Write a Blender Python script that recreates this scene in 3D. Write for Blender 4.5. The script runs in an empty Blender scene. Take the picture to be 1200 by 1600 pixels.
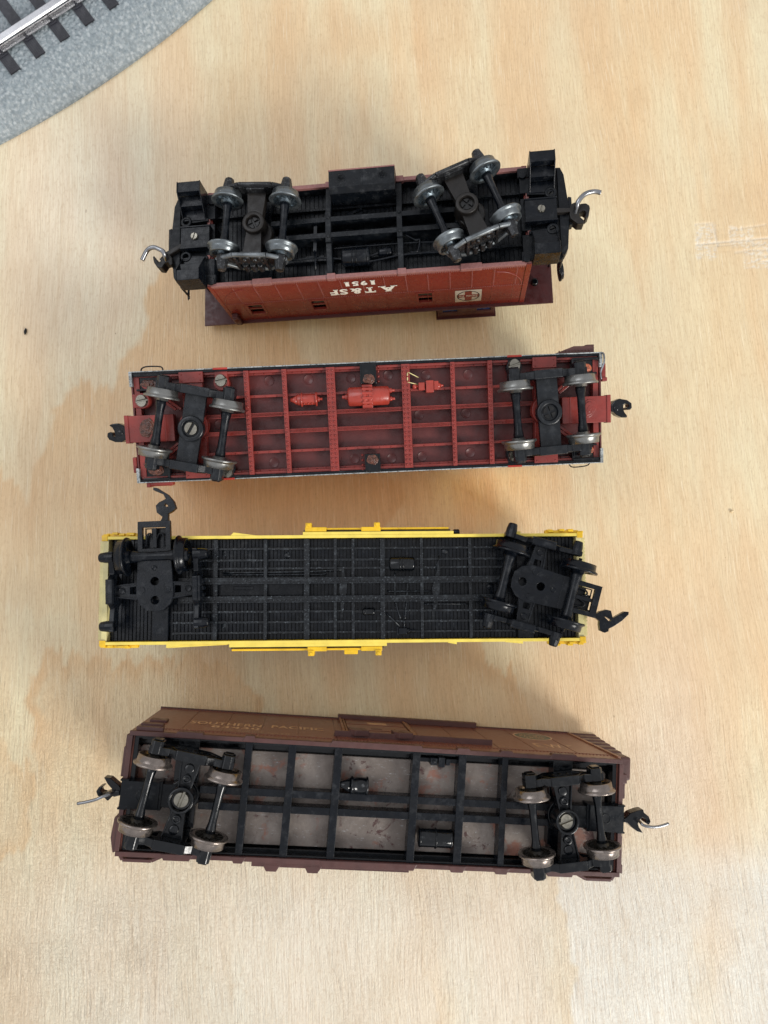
import bpy, bmesh, math, random
import numpy as np
from mathutils import Vector, Matrix, Euler
from mathutils.geometry import tessellate_polygon
R = math.radians
MM = 0.001
scene = bpy.context.scene
C = bpy.context.collection
random.seed(7)

# ------------------------------------------------------------------ camera
cd = bpy.data.cameras.new('camera')
cam = bpy.data.objects.new('camera', cd); C.objects.link(cam)
cam.location = (0, 0, 256 * MM)
cam.rotation_euler = (R(2.692), R(-2.944), 0)
cd.sensor_fit = 'HORIZONTAL'; cd.sensor_width = 36; cd.lens = 36 * 1110 / 1200
cd.clip_start = 0.01; cd.clip_end = 50
scene.camera = cam

# ------------------------------------------------------------------ light: a big window to the lower right, pale room light everywhere
w = bpy.data.worlds.new('World'); scene.world = w; w.use_nodes = True
bg = w.node_tree.nodes['Background']
bg.inputs[0].default_value = (0.95, 0.96, 1.0, 1); bg.inputs[1].default_value = 0.79
def area(name, az, el, dist, sx, sy, power, col):
    ld = bpy.data.lights.new(name, 'AREA'); ld.shape = 'RECTANGLE'; ld.size = sx; ld.size_y = sy
    ld.energy = power; ld.color = col
    o = bpy.data.objects.new(name, ld); C.objects.link(o)
    d = Vector((math.cos(R(az)) * math.cos(R(el)), math.sin(R(az)) * math.cos(R(el)), math.sin(R(el))))
    o.location = d * dist
    o.rotation_euler = d.to_track_quat('Z', 'Y').to_euler()
    return o
area('window_light', -42, 31, 3.0, 0.95, 0.8, 84, (1.0, 0.97, 0.91))
area('fill_light', 150, 55, 2.4, 1.6, 1.2, 15, (0.92, 0.95, 1.0))  # added soft fill from the upper left, not an actual window
vs = scene.view_settings
vs.view_transform = 'Standard'; vs.look = 'None'; vs.gamma = 1; vs.exposure = 0.02
scene.cycles.sample_clamp_indirect = 0; scene.cycles.caustics_reflective = True; scene.cycles.max_bounces = 8; scene.cycles.diffuse_bounces = 4

# ------------------------------------------------------------------ materials
def srgb(h):
    out = []
    for i in (0, 2, 4):
        c = int(h[i:i + 2], 16) / 255
        out.append(c / 12.92 if c <= .04045 else ((c + .055) / 1.055) ** 2.4)
    return tuple(out) + (1,)
class NT:
    def __init__(s, name):
        s.m = bpy.data.materials.new(name); s.m.use_nodes = True
        s.t = s.m.node_tree; s.n = s.t.nodes; s.b = s.n['Principled BSDF']
        tc = s.n.new('ShaderNodeTexCoord'); mp = s.n.new('ShaderNodeMapping'); mp.inputs['Scale'].default_value = (1000,) * 3
        s.t.links.new(tc.outputs['Object'], mp.inputs[0]); s.co = mp.outputs[0]
    def L(s, a, b): s.t.links.new(a, b)
    def noise(s, scale, detail=4, rough=.55, co=None, dist=0, w=None):
        n = s.n.new('ShaderNodeTexNoise'); n.inputs['Scale'].default_value = scale; n.inputs['Detail'].default_value = detail
        n.inputs['Roughness'].default_value = rough; n.inputs['Distortion'].default_value = dist
        s.L(co or s.co, n.inputs['Vector']); return n.outputs['Fac']
    def stretch(s, sx, sy, sz=1, co=None, off=(0, 0, 0)):
        m = s.n.new('ShaderNodeMapping'); m.inputs['Scale'].default_value = (sx, sy, sz); m.inputs['Location'].default_value = off
        s.L(co or s.co, m.inputs[0]); return m.outputs[0]
    def ramp(s, f, a, b, c0=0, c1=1):
        n = s.n.new('ShaderNodeMapRange'); n.inputs[1].default_value = a; n.inputs[2].default_value = b
        n.inputs[3].default_value = c0; n.inputs[4].default_value = c1; n.interpolation_type = 'SMOOTHSTEP'
        s.L(f, n.inputs[0]); return n.outputs[0]
    def mix(s, f, a, b, mode='MIX'):
        n = s.n.new('ShaderNodeMix'); n.data_type = 'RGBA'; n.blend_type = mode
        for v, i in ((f, 0), (a, 6), (b, 7)):
            if hasattr(v, 'links') or hasattr(v, 'is_linked'): s.L(v, n.inputs[i])
            else: n.inputs[i].default_value = v
        return n.outputs[2]
    def math(s, op, a, b=None, c=None):
        n = s.n.new('ShaderNodeMath'); n.operation = op
        for i, v in enumerate((a, b, c)):
            if v is None: continue
            if isinstance(v, (int, float)): n.inputs[i].default_value = v
            else: s.L(v, n.inputs[i])
        return n.outputs[0]
    def bump(s, h, dist, strength=1):
        n = s.n.new('ShaderNodeBump'); n.inputs['Distance'].default_value = dist * MM; n.inputs['Strength'].default_value = strength
        s.L(h, n.inputs['Height'])
        if s.b.inputs['Normal'].is_linked: s.L(s.b.inputs['Normal'].links[0].from_socket, n.inputs['Normal'])
        s.L(n.outputs[0], s.b.inputs['Normal'])
def mat(name, col, rough=.45, metal=0, var=.25, vs=.25, dust=None, dcol='9a9c9e', dth=.62, bump=.03, bs=2.5, spec=.5, rvar=.12):
    t = NT(name); c = srgb(col)
    dark = tuple(v * (1 - var) for v in c[:3]) + (1,); lite = tuple(min(1, v * (1 + var * .7)) for v in c[:3]) + (1,)
    n1 = t.noise(vs, 5)
    col_o = t.mix(t.ramp(n1, .3, .7), dark, lite)
    if dust:
        f = t.ramp(t.noise(1.7, 6, .75), dth, dth + .1, 0, dust)
        f2 = t.ramp(t.noise(.35, 5, .7), .5, .75, 0, dust * .35)
        col_o = t.mix(t.math('MAXIMUM', f, f2), col_o, srgb(dcol))
    t.L(col_o, t.b.inputs['Base Color'])
    t.L(t.ramp(t.noise(.6, 5), .3, .7, max(.05, rough - rvar), rough + rvar), t.b.inputs['Roughness'])
    t.b.inputs['Metallic'].default_value = metal
    t.b.inputs['Specular IOR Level'].default_value = spec
    if bump: t.bump(t.noise(bs, 5, .6), bump)
    return t.m
BLK = mat('black_plastic', '080c12', .27, dust=.16, dth=.64, bump=.02, spec=.24)
BLKW = mat('scuffed_black_plastic', '0a0e13', .34, dust=.6, dth=.555, dcol='6a7278', bump=.03, spec=.34)
BLKD = mat('dusty_black_plastic', '090d12', .38, dust=.22, dth=.61, bump=.03, spec=.22)
BLKG = mat('glossy_black_plastic', '06090d', .17, dust=.08, dth=.68, bump=.015, spec=.36)
BROWNB = mat('weathered_brown_black', '171412', .45, dust=.22, dth=.6, dcol='6f655a', bump=.04, spec=.35)
FRAMEG = mat('grey_black_metal', '0e1217', .32, metal=.1, dust=.2, dth=.63, dcol='8b9096', bump=.03, spec=.4)
WORN_LIT = mat('worn_highlight_edge', '6c7174', .4, metal=.6, var=.4, dust=.5, dth=.55, dcol='2c2e30', bump=.03)  # worn metal with the south-side highlight put into its colour
CASTG = mat('worn_cast_metal', '202123', .34, metal=.4, var=.35, dust=.4, dth=.56, dcol='a3a6a8', bump=.03, bs=1.5)
STEEL = mat('dull_steel_wheel', '82827f', .34, metal=.85, var=.2, vs=.25, dust=.15, dth=.62, dcol='4b4a46', bump=.015)
STEELB = mat('bronzed_steel_wheel', '8a8079', .28, metal=.85, var=.3, vs=.3, dust=.3, dth=.56, dcol='3b342c', bump=.02)
STEELL = mat('bluish_steel_wheel', '72787b', .36, metal=.8, var=.25, vs=.3, dust=.25, dth=.58, dcol='3a4046', bump=.02)
WEBD = mat('dark_oily_web', '1a1712', .4, metal=.2, var=.5, bump=.04)
WEBL = mat('cast_blue_web', '5b666d', .34, metal=.7, var=.5, dust=.5, dth=.5, dcol='20262b', bump=.05)
SCREW = mat('nickel_screw', '8f8b80', .32, metal=.95, var=.25, dust=.3, dth=.6, dcol='5a544a', bump=.03)
SCREWD = mat('dark_screw', '2c2c2c', .35, metal=.7, bump=.03)
WIRE = mat('bright_steel_wire', '86878a', .25, metal=.95, var=.3, bump=.01)
REDB = mat('red_brown_plastic', '7e2c25', .36, var=.14, dust=.12, dth=.64, dcol='c08a84', bump=.02)
REDD = mat('red_brown_shaded', '521c1a', .42, var=.12, dust=.06, dth=.66, dcol='a8726c', bump=.05)  # the red-brown plastic darkened, shade of the floor bays put into its colour
ORG = mat('orange_red_plastic', '94352a', .26, var=.15, dust=.12, dth=.66, dcol='c98a7c', bump=.015)
REDT = mat('bright_red_paint', 'a02a1c', .4, var=.1, bump=.02)
GLUE = mat('brown_glue', '5a3426', .22, var=.6, vs=1.2, bump=.35, bs=.9)
GLUEO = mat('orange_glue', 'a85a3c', .25, var=.6, vs=1.0, dust=.4, dcol='d9a37e', bump=.4, bs=.9)
FOIL = mat('silver_painted_edge', 'a9adac', .42, metal=.55, var=.35, dust=.9, dth=.5, dcol='3c4040', bump=.05)
ORY = mat('shiny_yellow_side', 'ffc428', .2, metal=1, var=.03, bump=0, rvar=.05)
BOXB = mat('boxcar_brown', '673b2f', .36, var=.03, vs=.12, bump=.004, rvar=.02)
BOXP = mat('boxcar_trim_maroon', '482925', .46, var=.15, dust=.08, dth=.63, dcol='93706a', bump=.03)
BOXT = mat('boxcar_tan_edge', '7d5540', .45, var=.2, bump=.03)
TANP = mat('faded_tan_print', 'b5957a', .6, var=.25, vs=1.2, bump=0)
GRNP = mat('grey_green_print', '55584a', .6, var=.25, vs=1.2, bump=0)
CABR = mat('caboose_red', '6b231b', .34, var=.1, vs=.1, dust=.08, dth=.66, dcol='b9756c', bump=.03)
CABM = mat('caboose_maroon', '431c1c', .45, var=.15, dust=.1, dth=.66, dcol='80504c', bump=.03)
PINK = mat('dusty_pink_edge', '865a56', .6, var=.15, vs=1.5, dust=.35, dth=.62, dcol='8c2e28', bump=.05)
WHITE = mat('white_print', 'dcdcd6', .5, var=.06, bump=0)
WHITG = mat('grey_white_print', 'a9a49c', .5, var=.12, bump=0)
NAVY = mat('navy_window', '1d3a78', .2, var=.2, bump=0)
BLKP = mat('black_print', '1a1512', .5, bump=0)
YEL = mat('yellow_plastic', 'dcb014', .36, var=.16, dust=.4, dth=.58, dcol='8a6a20', bump=.03)
CRM = mat('cream_yellow_plastic', 'c9bd85', .38, var=.15, dust=.2, dth=.62, dcol='8f8358', bump=.05)
CRML = mat('worn_pale_yellow_edge', 'dfc756', .4, var=.1, dust=.2, dth=.63, dcol='a18b3c', bump=.03)
TIE = mat('black_tie_plastic', '23242b', .5, var=.3, dust=.3, dth=.62, dcol='77777f', bump=.15, bs=1.2)
RAIL = mat('nickel_rail', 'a8a8aa', .28, metal=1, var=.06, bump=0, rvar=.05)
def plate_mat():
    t = NT('rusty_steel_plate')
    base = t.mix(t.ramp(t.noise(.12, 5), .35, .65), srgb('645b55'), srgb('7e756e'))
    sc = t.ramp(t.noise(1.4, 7, .8, co=t.stretch(.35, 1.6)), .60, .65, 0, .6)
    base = t.mix(sc, base, srgb('b9bcc0'))
    r1 = t.ramp(t.noise(.11, 8, .7, dist=.5), .54, .64, 0, .85)
    base = t.mix(r1, base, srgb('7a4a38'))
    r2 = t.ramp(t.noise(.17, 8, .75, co=t.stretch(1, 1, 1, off=(31, 7, 3)), dist=.6), .58, .65, 0, .9)
    base = t.mix(r2, base, srgb('3f2423'))
    t.L(base, t.b.inputs['Base Color'])
    t.L(t.ramp(r1, 0, 1, .5, .04), t.b.inputs['Metallic'])
    t.L(t.ramp(t.noise(.5, 6), .3, .7, .38, .62), t.b.inputs['Roughness'])
    t.bump(t.noise(1.5, 6, .7), .1)
    return t.m
PLATE = plate_mat()
def ballast_mat():
    t = NT('grey_ballast_plastic')
    vz = t.n.new('ShaderNodeTexVoronoi'); vz.inputs['Scale'].default_value = .75; t.L(t.co, vz.inputs['Vector'])
    c = t.mix(t.ramp(t.noise(.9, 4), .35, .65), srgb('757d81'), srgb('9aa1a4'))
    c = t.mix(t.ramp(vz.outputs['Distance'], .25, .6, 0, .5), c, srgb('69757b'))
    t.L(c, t.b.inputs['Base Color']); t.b.inputs['Roughness'].default_value = .5
    t.bump(t.noise(1.6, 3), .2)
    return t.m
BALLAST = ballast_mat()

def wood_mat():
    t = NT('plywood_veneer')
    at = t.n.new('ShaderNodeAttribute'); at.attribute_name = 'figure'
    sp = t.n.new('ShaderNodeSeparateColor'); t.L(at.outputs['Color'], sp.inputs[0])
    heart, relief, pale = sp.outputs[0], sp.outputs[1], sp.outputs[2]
    xyz = t.n.new('ShaderNodeSeparateXYZ'); t.L(t.co, xyz.inputs[0])
    lean = t.math('MULTIPLY_ADD', xyz.outputs[0], .00055, .05)
    x2 = t.math('MULTIPLY_ADD', xyz.outputs[1], lean, xyz.outputs[0])
    wv = t.noise(.012, 2)
    x3 = t.math('MULTIPLY_ADD', wv, 7, x2)
    cb = t.n.new('ShaderNodeCombineXYZ'); t.L(x3, cb.inputs[0]); t.L(xyz.outputs[1], cb.inputs[1])
    g = cb.outputs[0]
    fine = t.noise(1.0, 5, .62, co=t.stretch(1.9, .08, 1, co=g))
    mid = t.noise(1.0, 4, .6, co=t.stretch(.33, .012, 1, co=g))
    broad = t.noise(1.0, 3, .55, co=t.stretch(.05, .0075, 1, co=g, off=(4.3, 1.9, 0)))
    pores = t.noise(1.0, 2, .5, co=t.stretch(3.2, .16, 1, co=g, off=(9, 5, 0)))
    fibres = t.noise(1.0, 2, .5, co=t.stretch(2.2, .07, 1, co=g, off=(3, 15, 0)))
    sap = t.mix(t.ramp(broad, .35, .65), srgb('dbcfac'), srgb('d9be96'))
    sap = t.mix(t.ramp(t.noise(1, 3, .5, co=t.stretch(.028, .006, 1, co=g, off=(7, 2, 0))), .52, .72, 0, .5), sap, srgb('cfa577'))
    hrt = t.mix(t.ramp(mid, .35, .65), srgb('cfac7f'), srgb('d9bb90'))
    c = t.mix(heart, sap, hrt)
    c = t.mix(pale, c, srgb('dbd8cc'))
    c = t.mix(t.ramp(fine, .35, .7, 0, .32), c, srgb('a58660'))
    c = t.mix(t.ramp(t.noise(1.1, 5, .7, co=t.stretch(1, .45)), .5, .66, 0, .24), c, srgb('a5835a'))
    c = t.mix(t.ramp(mid, .5, .75, 0, .22), c, srgb('ba9a74'))
    c = t.mix(t.ramp(fibres, .63, .68, 0, .42), c, srgb('e8dcc0'))
    c = t.mix(t.ramp(pores, .69, .73, 0, .42), c, srgb('7c5c3c'))
    blot = t.ramp(t.noise(.02, 5, .6), .35, .7, 0, .22)
    c = t.mix(blot, c, srgb('b9a184'))
    spk = t.ramp(t.noise(.55, 2, .4, co=t.stretch(1.6, .7, 1, off=(1, 44, 2))), .795, .82, 0, .6)
    c = t.mix(spk, c, srgb('6b5137'))
    t.L(c, t.b.inputs['Base Color'])
    t.L(t.ramp(mid, .3, .7, .42, .55), t.b.inputs['Roughness'])
    t.b.inputs['Specular IOR Level'].default_value = .5
    hh = t.math('MULTIPLY', t.math('SUBTRACT', fine, .5), t.math('MULTIPLY_ADD', relief, .55, .20))
    pit = t.math('MULTIPLY', t.ramp(t.noise(1.0, 4, .7, co=t.stretch(1.25, .8, 1, co=g)), .42, .62), t.math('MULTIPLY', relief, .15))
    groove = t.math('MULTIPLY', t.ramp(t.noise(1.0, 2, .5, co=t.stretch(1.5, .06, 1, co=g, off=(1, 8, 0))), .62, .70), t.math('MULTIPLY_ADD', relief, .22, .02))
    h = t.math('SUBTRACT', t.math('ADD', hh, pit), groove)
    t.bump(h, 1.0)
    return t.m
WOOD = wood_mat()

# ------------------------------------------------------------------ mesh building (all lengths in millimetres)
class MB:
    def __init__(s): s.v = []; s.f = []; s.m = []; s.sm = []
    def add(s, vs, fs, m=0, smooth=False):
        k = len(s.v); s.v += [tuple(v) for v in vs]
        for i, f in enumerate(fs):
            s.f.append(tuple(k + a for a in f)); s.m.append(m[i] if isinstance(m, list) else m); s.sm.append(smooth)
        return s
    def box(s, x0, x1, y0, y1, z0, z1, m=0):
        vs = [(x, y, z) for z in (z0, z1) for y in (y0, y1) for x in (x0, x1)]
        return s.add(vs, [(0, 2, 3, 1), (4, 5, 7, 6), (0, 1, 5, 4), (2, 6, 7, 3), (0, 4, 6, 2), (1, 3, 7, 5)], m)
    def obox(s, p0, p1, wid, z0, z1, m=0):
        a, b = Vector(p0), Vector(p1); d = (b - a).normalized(); n = Vector((-d.y, d.x)) * wid / 2
        return s.prism([a - n, b - n, b + n, a + n], z0, z1, m)
    def beam(s, p0, p1, wid, hgt, m=0):
        a, b = Vector(p0), Vector(p1); d = (b - a).normalized()
        up = Vector((0, 0, 1)) if abs(d.z) < .9 else Vector((0, 1, 0))
        n = d.cross(up).normalized() * wid / 2; u = n.cross(d).normalized() * hgt / 2
        vs = [p + sx * n + sy * u for p in (a, b) for sx, sy in ((-1, -1), (1, -1), (1, 1), (-1, 1))]
        return s.add(vs, [(0, 1, 2, 3), (7, 6, 5, 4), (0, 4, 5, 1), (1, 5, 6, 2), (2, 6, 7, 3), (3, 7, 4, 0)], m)
    def ext(s, poly, off, holes, m):
        loops = [poly] + (holes or []); vs = []; fs = []
        for lp in loops:
            k = len(vs); n = len(lp)
            vs += list(lp) + [p + off for p in lp]
            fs += [(k + i, k + (i + 1) % n, k + n + (i + 1) % n, k + n + i) for i in range(n)]
        if not holes:
            n = len(poly); fs += [tuple(range(n - 1, -1, -1)), tuple(range(n, 2 * n))]
        else:
            idx = []; k = 0
            for lp in loops:
                idx += [k + i for i in range(len(lp))]; k += 2 * len(lp)
            ln = []
            for lp in loops: ln += [len(lp)] * len(lp)
            for tri in tessellate_polygon([[Vector(p) for p in lp] for lp in loops]):
                fs.append(tuple(idx[i] for i in tri)); fs.append(tuple(idx[i] + ln[i] for i in reversed(tri)))
        return s.add(vs, fs, m)
    def prism(s, poly, z0, z1, m=0, holes=None):
        f = lambda lp: [Vector((p[0], p[1], z0)) for p in lp]
        return s.ext(f(poly), Vector((0, 0, z1 - z0)), [f(h) for h in holes] if holes else None, m)
    def prismy(s, poly, y0, y1, m=0, holes=None):
        f = lambda lp: [Vector((p[0], y0, p[1])) for p in lp]
        return s.ext(f(poly), Vector((0, y1 - y0, 0)), [f(h) for h in holes] if holes else None, m)
    def prismx(s, poly, x0, x1, m=0, holes=None):
        f = lambda lp: [Vector((x0, p[0], p[1])) for p in lp]
        return s.ext(f(poly), Vector((x1 - x0, 0, 0)), [f(h) for h in holes] if holes else None, m)
    def lathe(s, o, axis, prof, n=20, m=0, caps=True, smooth=True):
        o = Vector(o); a = Vector(axis).normalized(); t = Vector((1, 0, 0)) if abs(a.x) < .9 else Vector((0, 1, 0))
        u = a.cross(t).normalized(); v = a.cross(u); vs = []
        for r, h in prof:
            for i in range(n):
                q = 2 * math.pi * i / n; vs.append(o + a * h + (u * math.cos(q) + v * math.sin(q)) * r)
        fs = []; ms = []
        for j in range(len(prof) - 1):
            for i in range(n):
                fs.append((j * n + i, j * n + (i + 1) % n, (j + 1) * n + (i + 1) % n, (j + 1) * n + i)); ms.append(m[j] if isinstance(m, list) else m)
        s.add(vs, fs, ms, smooth)
        if caps:
            k = len(s.v) - len(vs); mm = m[0] if isinstance(m, list) else m
            s.f.append(tuple(k + i for i in range(n))); s.m.append(mm); s.sm.append(False)
            k2 = k + (len(prof) - 1) * n
            s.f.append(tuple(k2 + i for i in range(n - 1, -1, -1))); s.m.append(mm); s.sm.append(False)
        return s
    def cyl(s, p0, p1, r0, r1=None, n=16, m=0):
        p0 = Vector(p0); p1 = Vector(p1); d = p1 - p0
        return s.lathe(p0, d, [(r0, 0), (r0 if r1 is None else r1, d.length)], n, m)
    def tube(s, pts, r, n=8, m=0, taper=None):
        pts = [Vector(p) for p in pts]
        if len(pts) > 2:   # smooth the path
            q = []
            for i in range(len(pts) - 1):
                p0, p1, p2, p3 = pts[max(i - 1, 0)], pts[i], pts[i + 1], pts[min(i + 2, len(pts) - 1)]
                for k in range(5):
                    t = k / 5; q.append(.5 * ((2 * p1) + (-p0 + p2) * t + (2 * p0 - 5 * p1 + 4 * p2 - p3) * t * t + (-p0 + 3 * p1 - 3 * p2 + p3) * t ** 3))
            q.append(pts[-1]); pts = q
        vs = []; u = None
        for i, p in enumerate(pts):
            d = (pts[min(i + 1, len(pts) - 1)] - pts[max(i - 1, 0)]).normalized()
            if u is None: u = d.cross(Vector((.3, .2, 1))).normalized()
            u = (u - d * u.dot(d)).normalized(); v = d.cross(u)
            rr = r * (1 if taper is None else 1 + (taper - 1) * i / (len(pts) - 1))
            for k in range(n):
                a = 2 * math.pi * k / n; vs.append(p + (u * math.cos(a) + v * math.sin(a)) * rr)
        fs = [(j * n + i, j * n + (i + 1) % n, (j + 1) * n + (i + 1) % n, (j + 1) * n + i) for j in range(len(pts) - 1) for i in range(n)]
        s.add(vs, fs, m, True)
        k = len(s.v) - len(vs)
        s.f.append(tuple(k + i for i in range(n))); s.m.append(m); s.sm.append(False)
        k += (len(pts) - 1) * n; s.f.append(tuple(k + i for i in range(n - 1, -1, -1))); s.m.append(m); s.sm.append(False)
        return s
    def rivet(s, p, r=.28, h=.2, axis=2, sg=1, m=0):
        vs = []; p = Vector(p)
        for rr, hh in ((r, 0), (r * .6, h)):
            for i in range(6):
                q = math.pi / 3 * i; a, b, c = rr * math.cos(q), rr * math.sin(q), hh * sg
                vs.append(p + Vector({2: (a, b, c), 1: (a, c, b), 0: (c, a, b)}[axis]))
        return s.add(vs, [(i, (i + 1) % 6, 6 + (i + 1) % 6, 6 + i) for i in range(6)] + [(6, 7, 8, 9, 10, 11)], m, True)
    def build(s, name, mats, parent=None, loc=(0, 0, 0), rot=(0, 0, 0), bevel=0, kind=None, label=None):
        me = bpy.data.meshes.new(name)
        me.from_pydata([(x * MM, y * MM, z * MM) for x, y, z in s.v], [], s.f)
        if not isinstance(mats, (list, tuple)): mats = [mats]
        for m in mats: me.materials.append(m)
        me.polygons.foreach_set('material_index', s.m); me.polygons.foreach_set('use_smooth', s.sm)
        bm = bmesh.new(); bm.from_mesh(me); bmesh.ops.recalc_face_normals(bm, faces=bm.faces); bm.to_mesh(me); bm.free()
        me.update()
        return link(name, me, parent, loc, rot, bevel, kind, label)
def link(name, me, parent=None, loc=(0, 0, 0), rot=(0, 0, 0), bevel=0, kind=None, label=None):
    o = bpy.data.objects.new(name, me); C.objects.link(o)
    o.location = tuple(v * MM for v in loc); o.rotation_euler = rot
    if parent: o.parent = parent
    if bevel:
        b = o.modifiers.new('bevel', 'BEVEL'); b.width = bevel * MM; b.segments = 2; b.limit_method = 'ANGLE'; b.angle_limit = R(40)
    if kind: o['kind'] = kind
    if label: o['label'] = label
    return o
def thing(name, label, cat, loc, rot, H):
    """an Empty at the thing's base; its parts are placed with loc z = H so that their z=0 is the rim of the underside"""
    o = bpy.data.objects.new(name, None); C.objects.link(o)
    m = Euler(rot).to_matrix(); p = Vector(loc) - m @ Vector((0, 0, H))
    o.location = p * MM; o.rotation_euler = rot
    o.empty_display_size = .01; o['label'] = label; o['category'] = cat
    return o
_tc = {}
def text_verts(txt, bold=0.0):
    if (txt, bold) in _tc: return _tc[(txt, bold)]
    cu = bpy.data.curves.new('t', 'FONT'); cu.body = txt; cu.size = 1; cu.offset = bold; cu.resolution_u = 3; cu.space_character = 1.08
    ob = bpy.data.objects.new('t', cu); C.objects.link(ob)
    bpy.context.view_layer.update()
    me = bpy.data.meshes.new_from_object(ob.evaluated_get(bpy.context.evaluated_depsgraph_get()))
    vs = [(v.co.x, v.co.y) for v in me.vertices]; fs = [tuple(p.vertices) for p in me.polygons]
    bpy.data.objects.remove(ob); bpy.data.curves.remove(cu); bpy.data.meshes.remove(me)
    _tc[(txt, bold)] = (vs, fs); return vs, fs
def text(mb, txt, o, right, up, wid, hgt, m=0, bold=0.0, slab=False):
    vs, fs = text_verts(txt, bold)
    xs = [v[0] for v in vs]; ys = [v[1] for v in vs]
    sx = wid / (max(xs) - min(xs)); sy = hgt / (max(ys) - min(ys)); o = Vector(o); r = Vector(right); u = Vector(up)
    mb.add([o + r * (x - min(xs)) * sx + u * (y - min(ys)) * sy for x, y in vs], fs, m)
    if slab:   # slab serifs at the feet and tops of the strokes
        k = max(.02, .06)
        for x0, x1, y0, y1 in slab:
            mb.add([o + r * x0 * wid + u * y0 * hgt, o + r * x1 * wid + u * y0 * hgt, o + r * x1 * wid + u * y1 * hgt, o + r * x0 * wid + u * y1 * hgt], [(0, 1, 2, 3)], m)
def circ(cx, cy, r, n=20, a0=0, sx=1, sy=1): return [(cx + r * sx * math.cos(a0 + 2 * math.pi * i / n), cy + r * sy * math.sin(a0 + 2 * math.pi * i / n)) for i in range(n)]
def screw_mb(r, z0, h, slots=1, ang=0.6, wslot=.5, m=0):
    b = MB(); n = 24
    b.lathe((0, 0, z0), (0, 0, 1), [(r, 0), (r, h * .45)], n, m)
    quads = 2 if slots == 1 else 4
    for q in range(quads):
        a0 = ang + q * 2 * math.pi / quads; pts = []
        span = 2 * math.pi / quads; g = math.asin(min(.9, wslot / 2 / r)); k = 9
        rim = [(r * math.cos(a0 + g + (span - 2 * g) * i / k), r * math.sin(a0 + g + (span - 2 * g) * i / k)) for i in range(k + 1)]
        if slots == 1: pts = rim
        else:
            c = wslot / 2 / math.sin(span / 2)
            pts = rim + [(c * math.cos(a0 + span / 2), c * math.sin(a0 + span / 2))]
        # domed pad: lower outline, smaller upper outline
        top = [(x * .72, y * .72) for x, y in rim] + ([] if slots == 1 else [pts[-1]])
        cx = sum(p[0] for p in pts) / len(pts); cy = sum(p[1] for p in pts) / len(pts)
        top = [(cx + (x - cx) * .80, cy + (y - cy) * .86) for x, y in pts]
        nn = len(pts)
        b.add([(x, y, z0 + h * .45) for x, y in pts] + [(x, y, z0 + h) for x, y in top],
              [(i, (i + 1) % nn, nn + (i + 1) % nn, nn + i) for i in range(nn)] + [tuple(range(nn, 2 * nn))], m)
    return b

# ------------------------------------------------------------------ plywood table, one sheet with knife dents pressed into it
def vnoise(x, y, s, seed):
    rs = np.random.RandomState(seed); T = rs.rand(256, 256)
    u = x / s + 500; v = y / s + 500; i = np.floor(u).astype(int); j = np.floor(v).astype(int); fu = u - i; fv = v - j
    fu = fu * fu * (3 - 2 * fu); fv = fv * fv * (3 - 2 * fv)
    a = T[i % 256, j % 256]; b = T[(i + 1) % 256, j % 256]; c = T[i % 256, (j + 1) % 256]; d = T[(i + 1) % 256, (j + 1) % 256]
    return (a * (1 - fu) + b * fu) * (1 - fv) + (c * (1 - fu) + d * fu) * fv
def sdist(px, py, poly):
    n = len(poly); d = np.full(px.shape, 1e9); ins = np.zeros(px.shape, bool)
    for i in range(n):
        ax, ay = poly[i]; bx, by = poly[(i + 1) % n]; ex, ey = bx - ax, by - ay
        wx, wy = px - ax, py - ay; t = np.clip((wx * ex + wy * ey) / (ex * ex + ey * ey + 1e-9), 0, 1)
        d = np.minimum(d, np.hypot(wx - ex * t, wy - ey * t))
        c = ((ay > py) != (by > py)) & (px < (bx - ax) * (py - ay) / (by - ay + 1e-12) + ax); ins ^= c
    return np.where(ins, -d, d)
def sstep(a, b, x):
    t = np.clip((x - a) / (b - a), 0, 1); return t * t * (3 - 2 * t)
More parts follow.
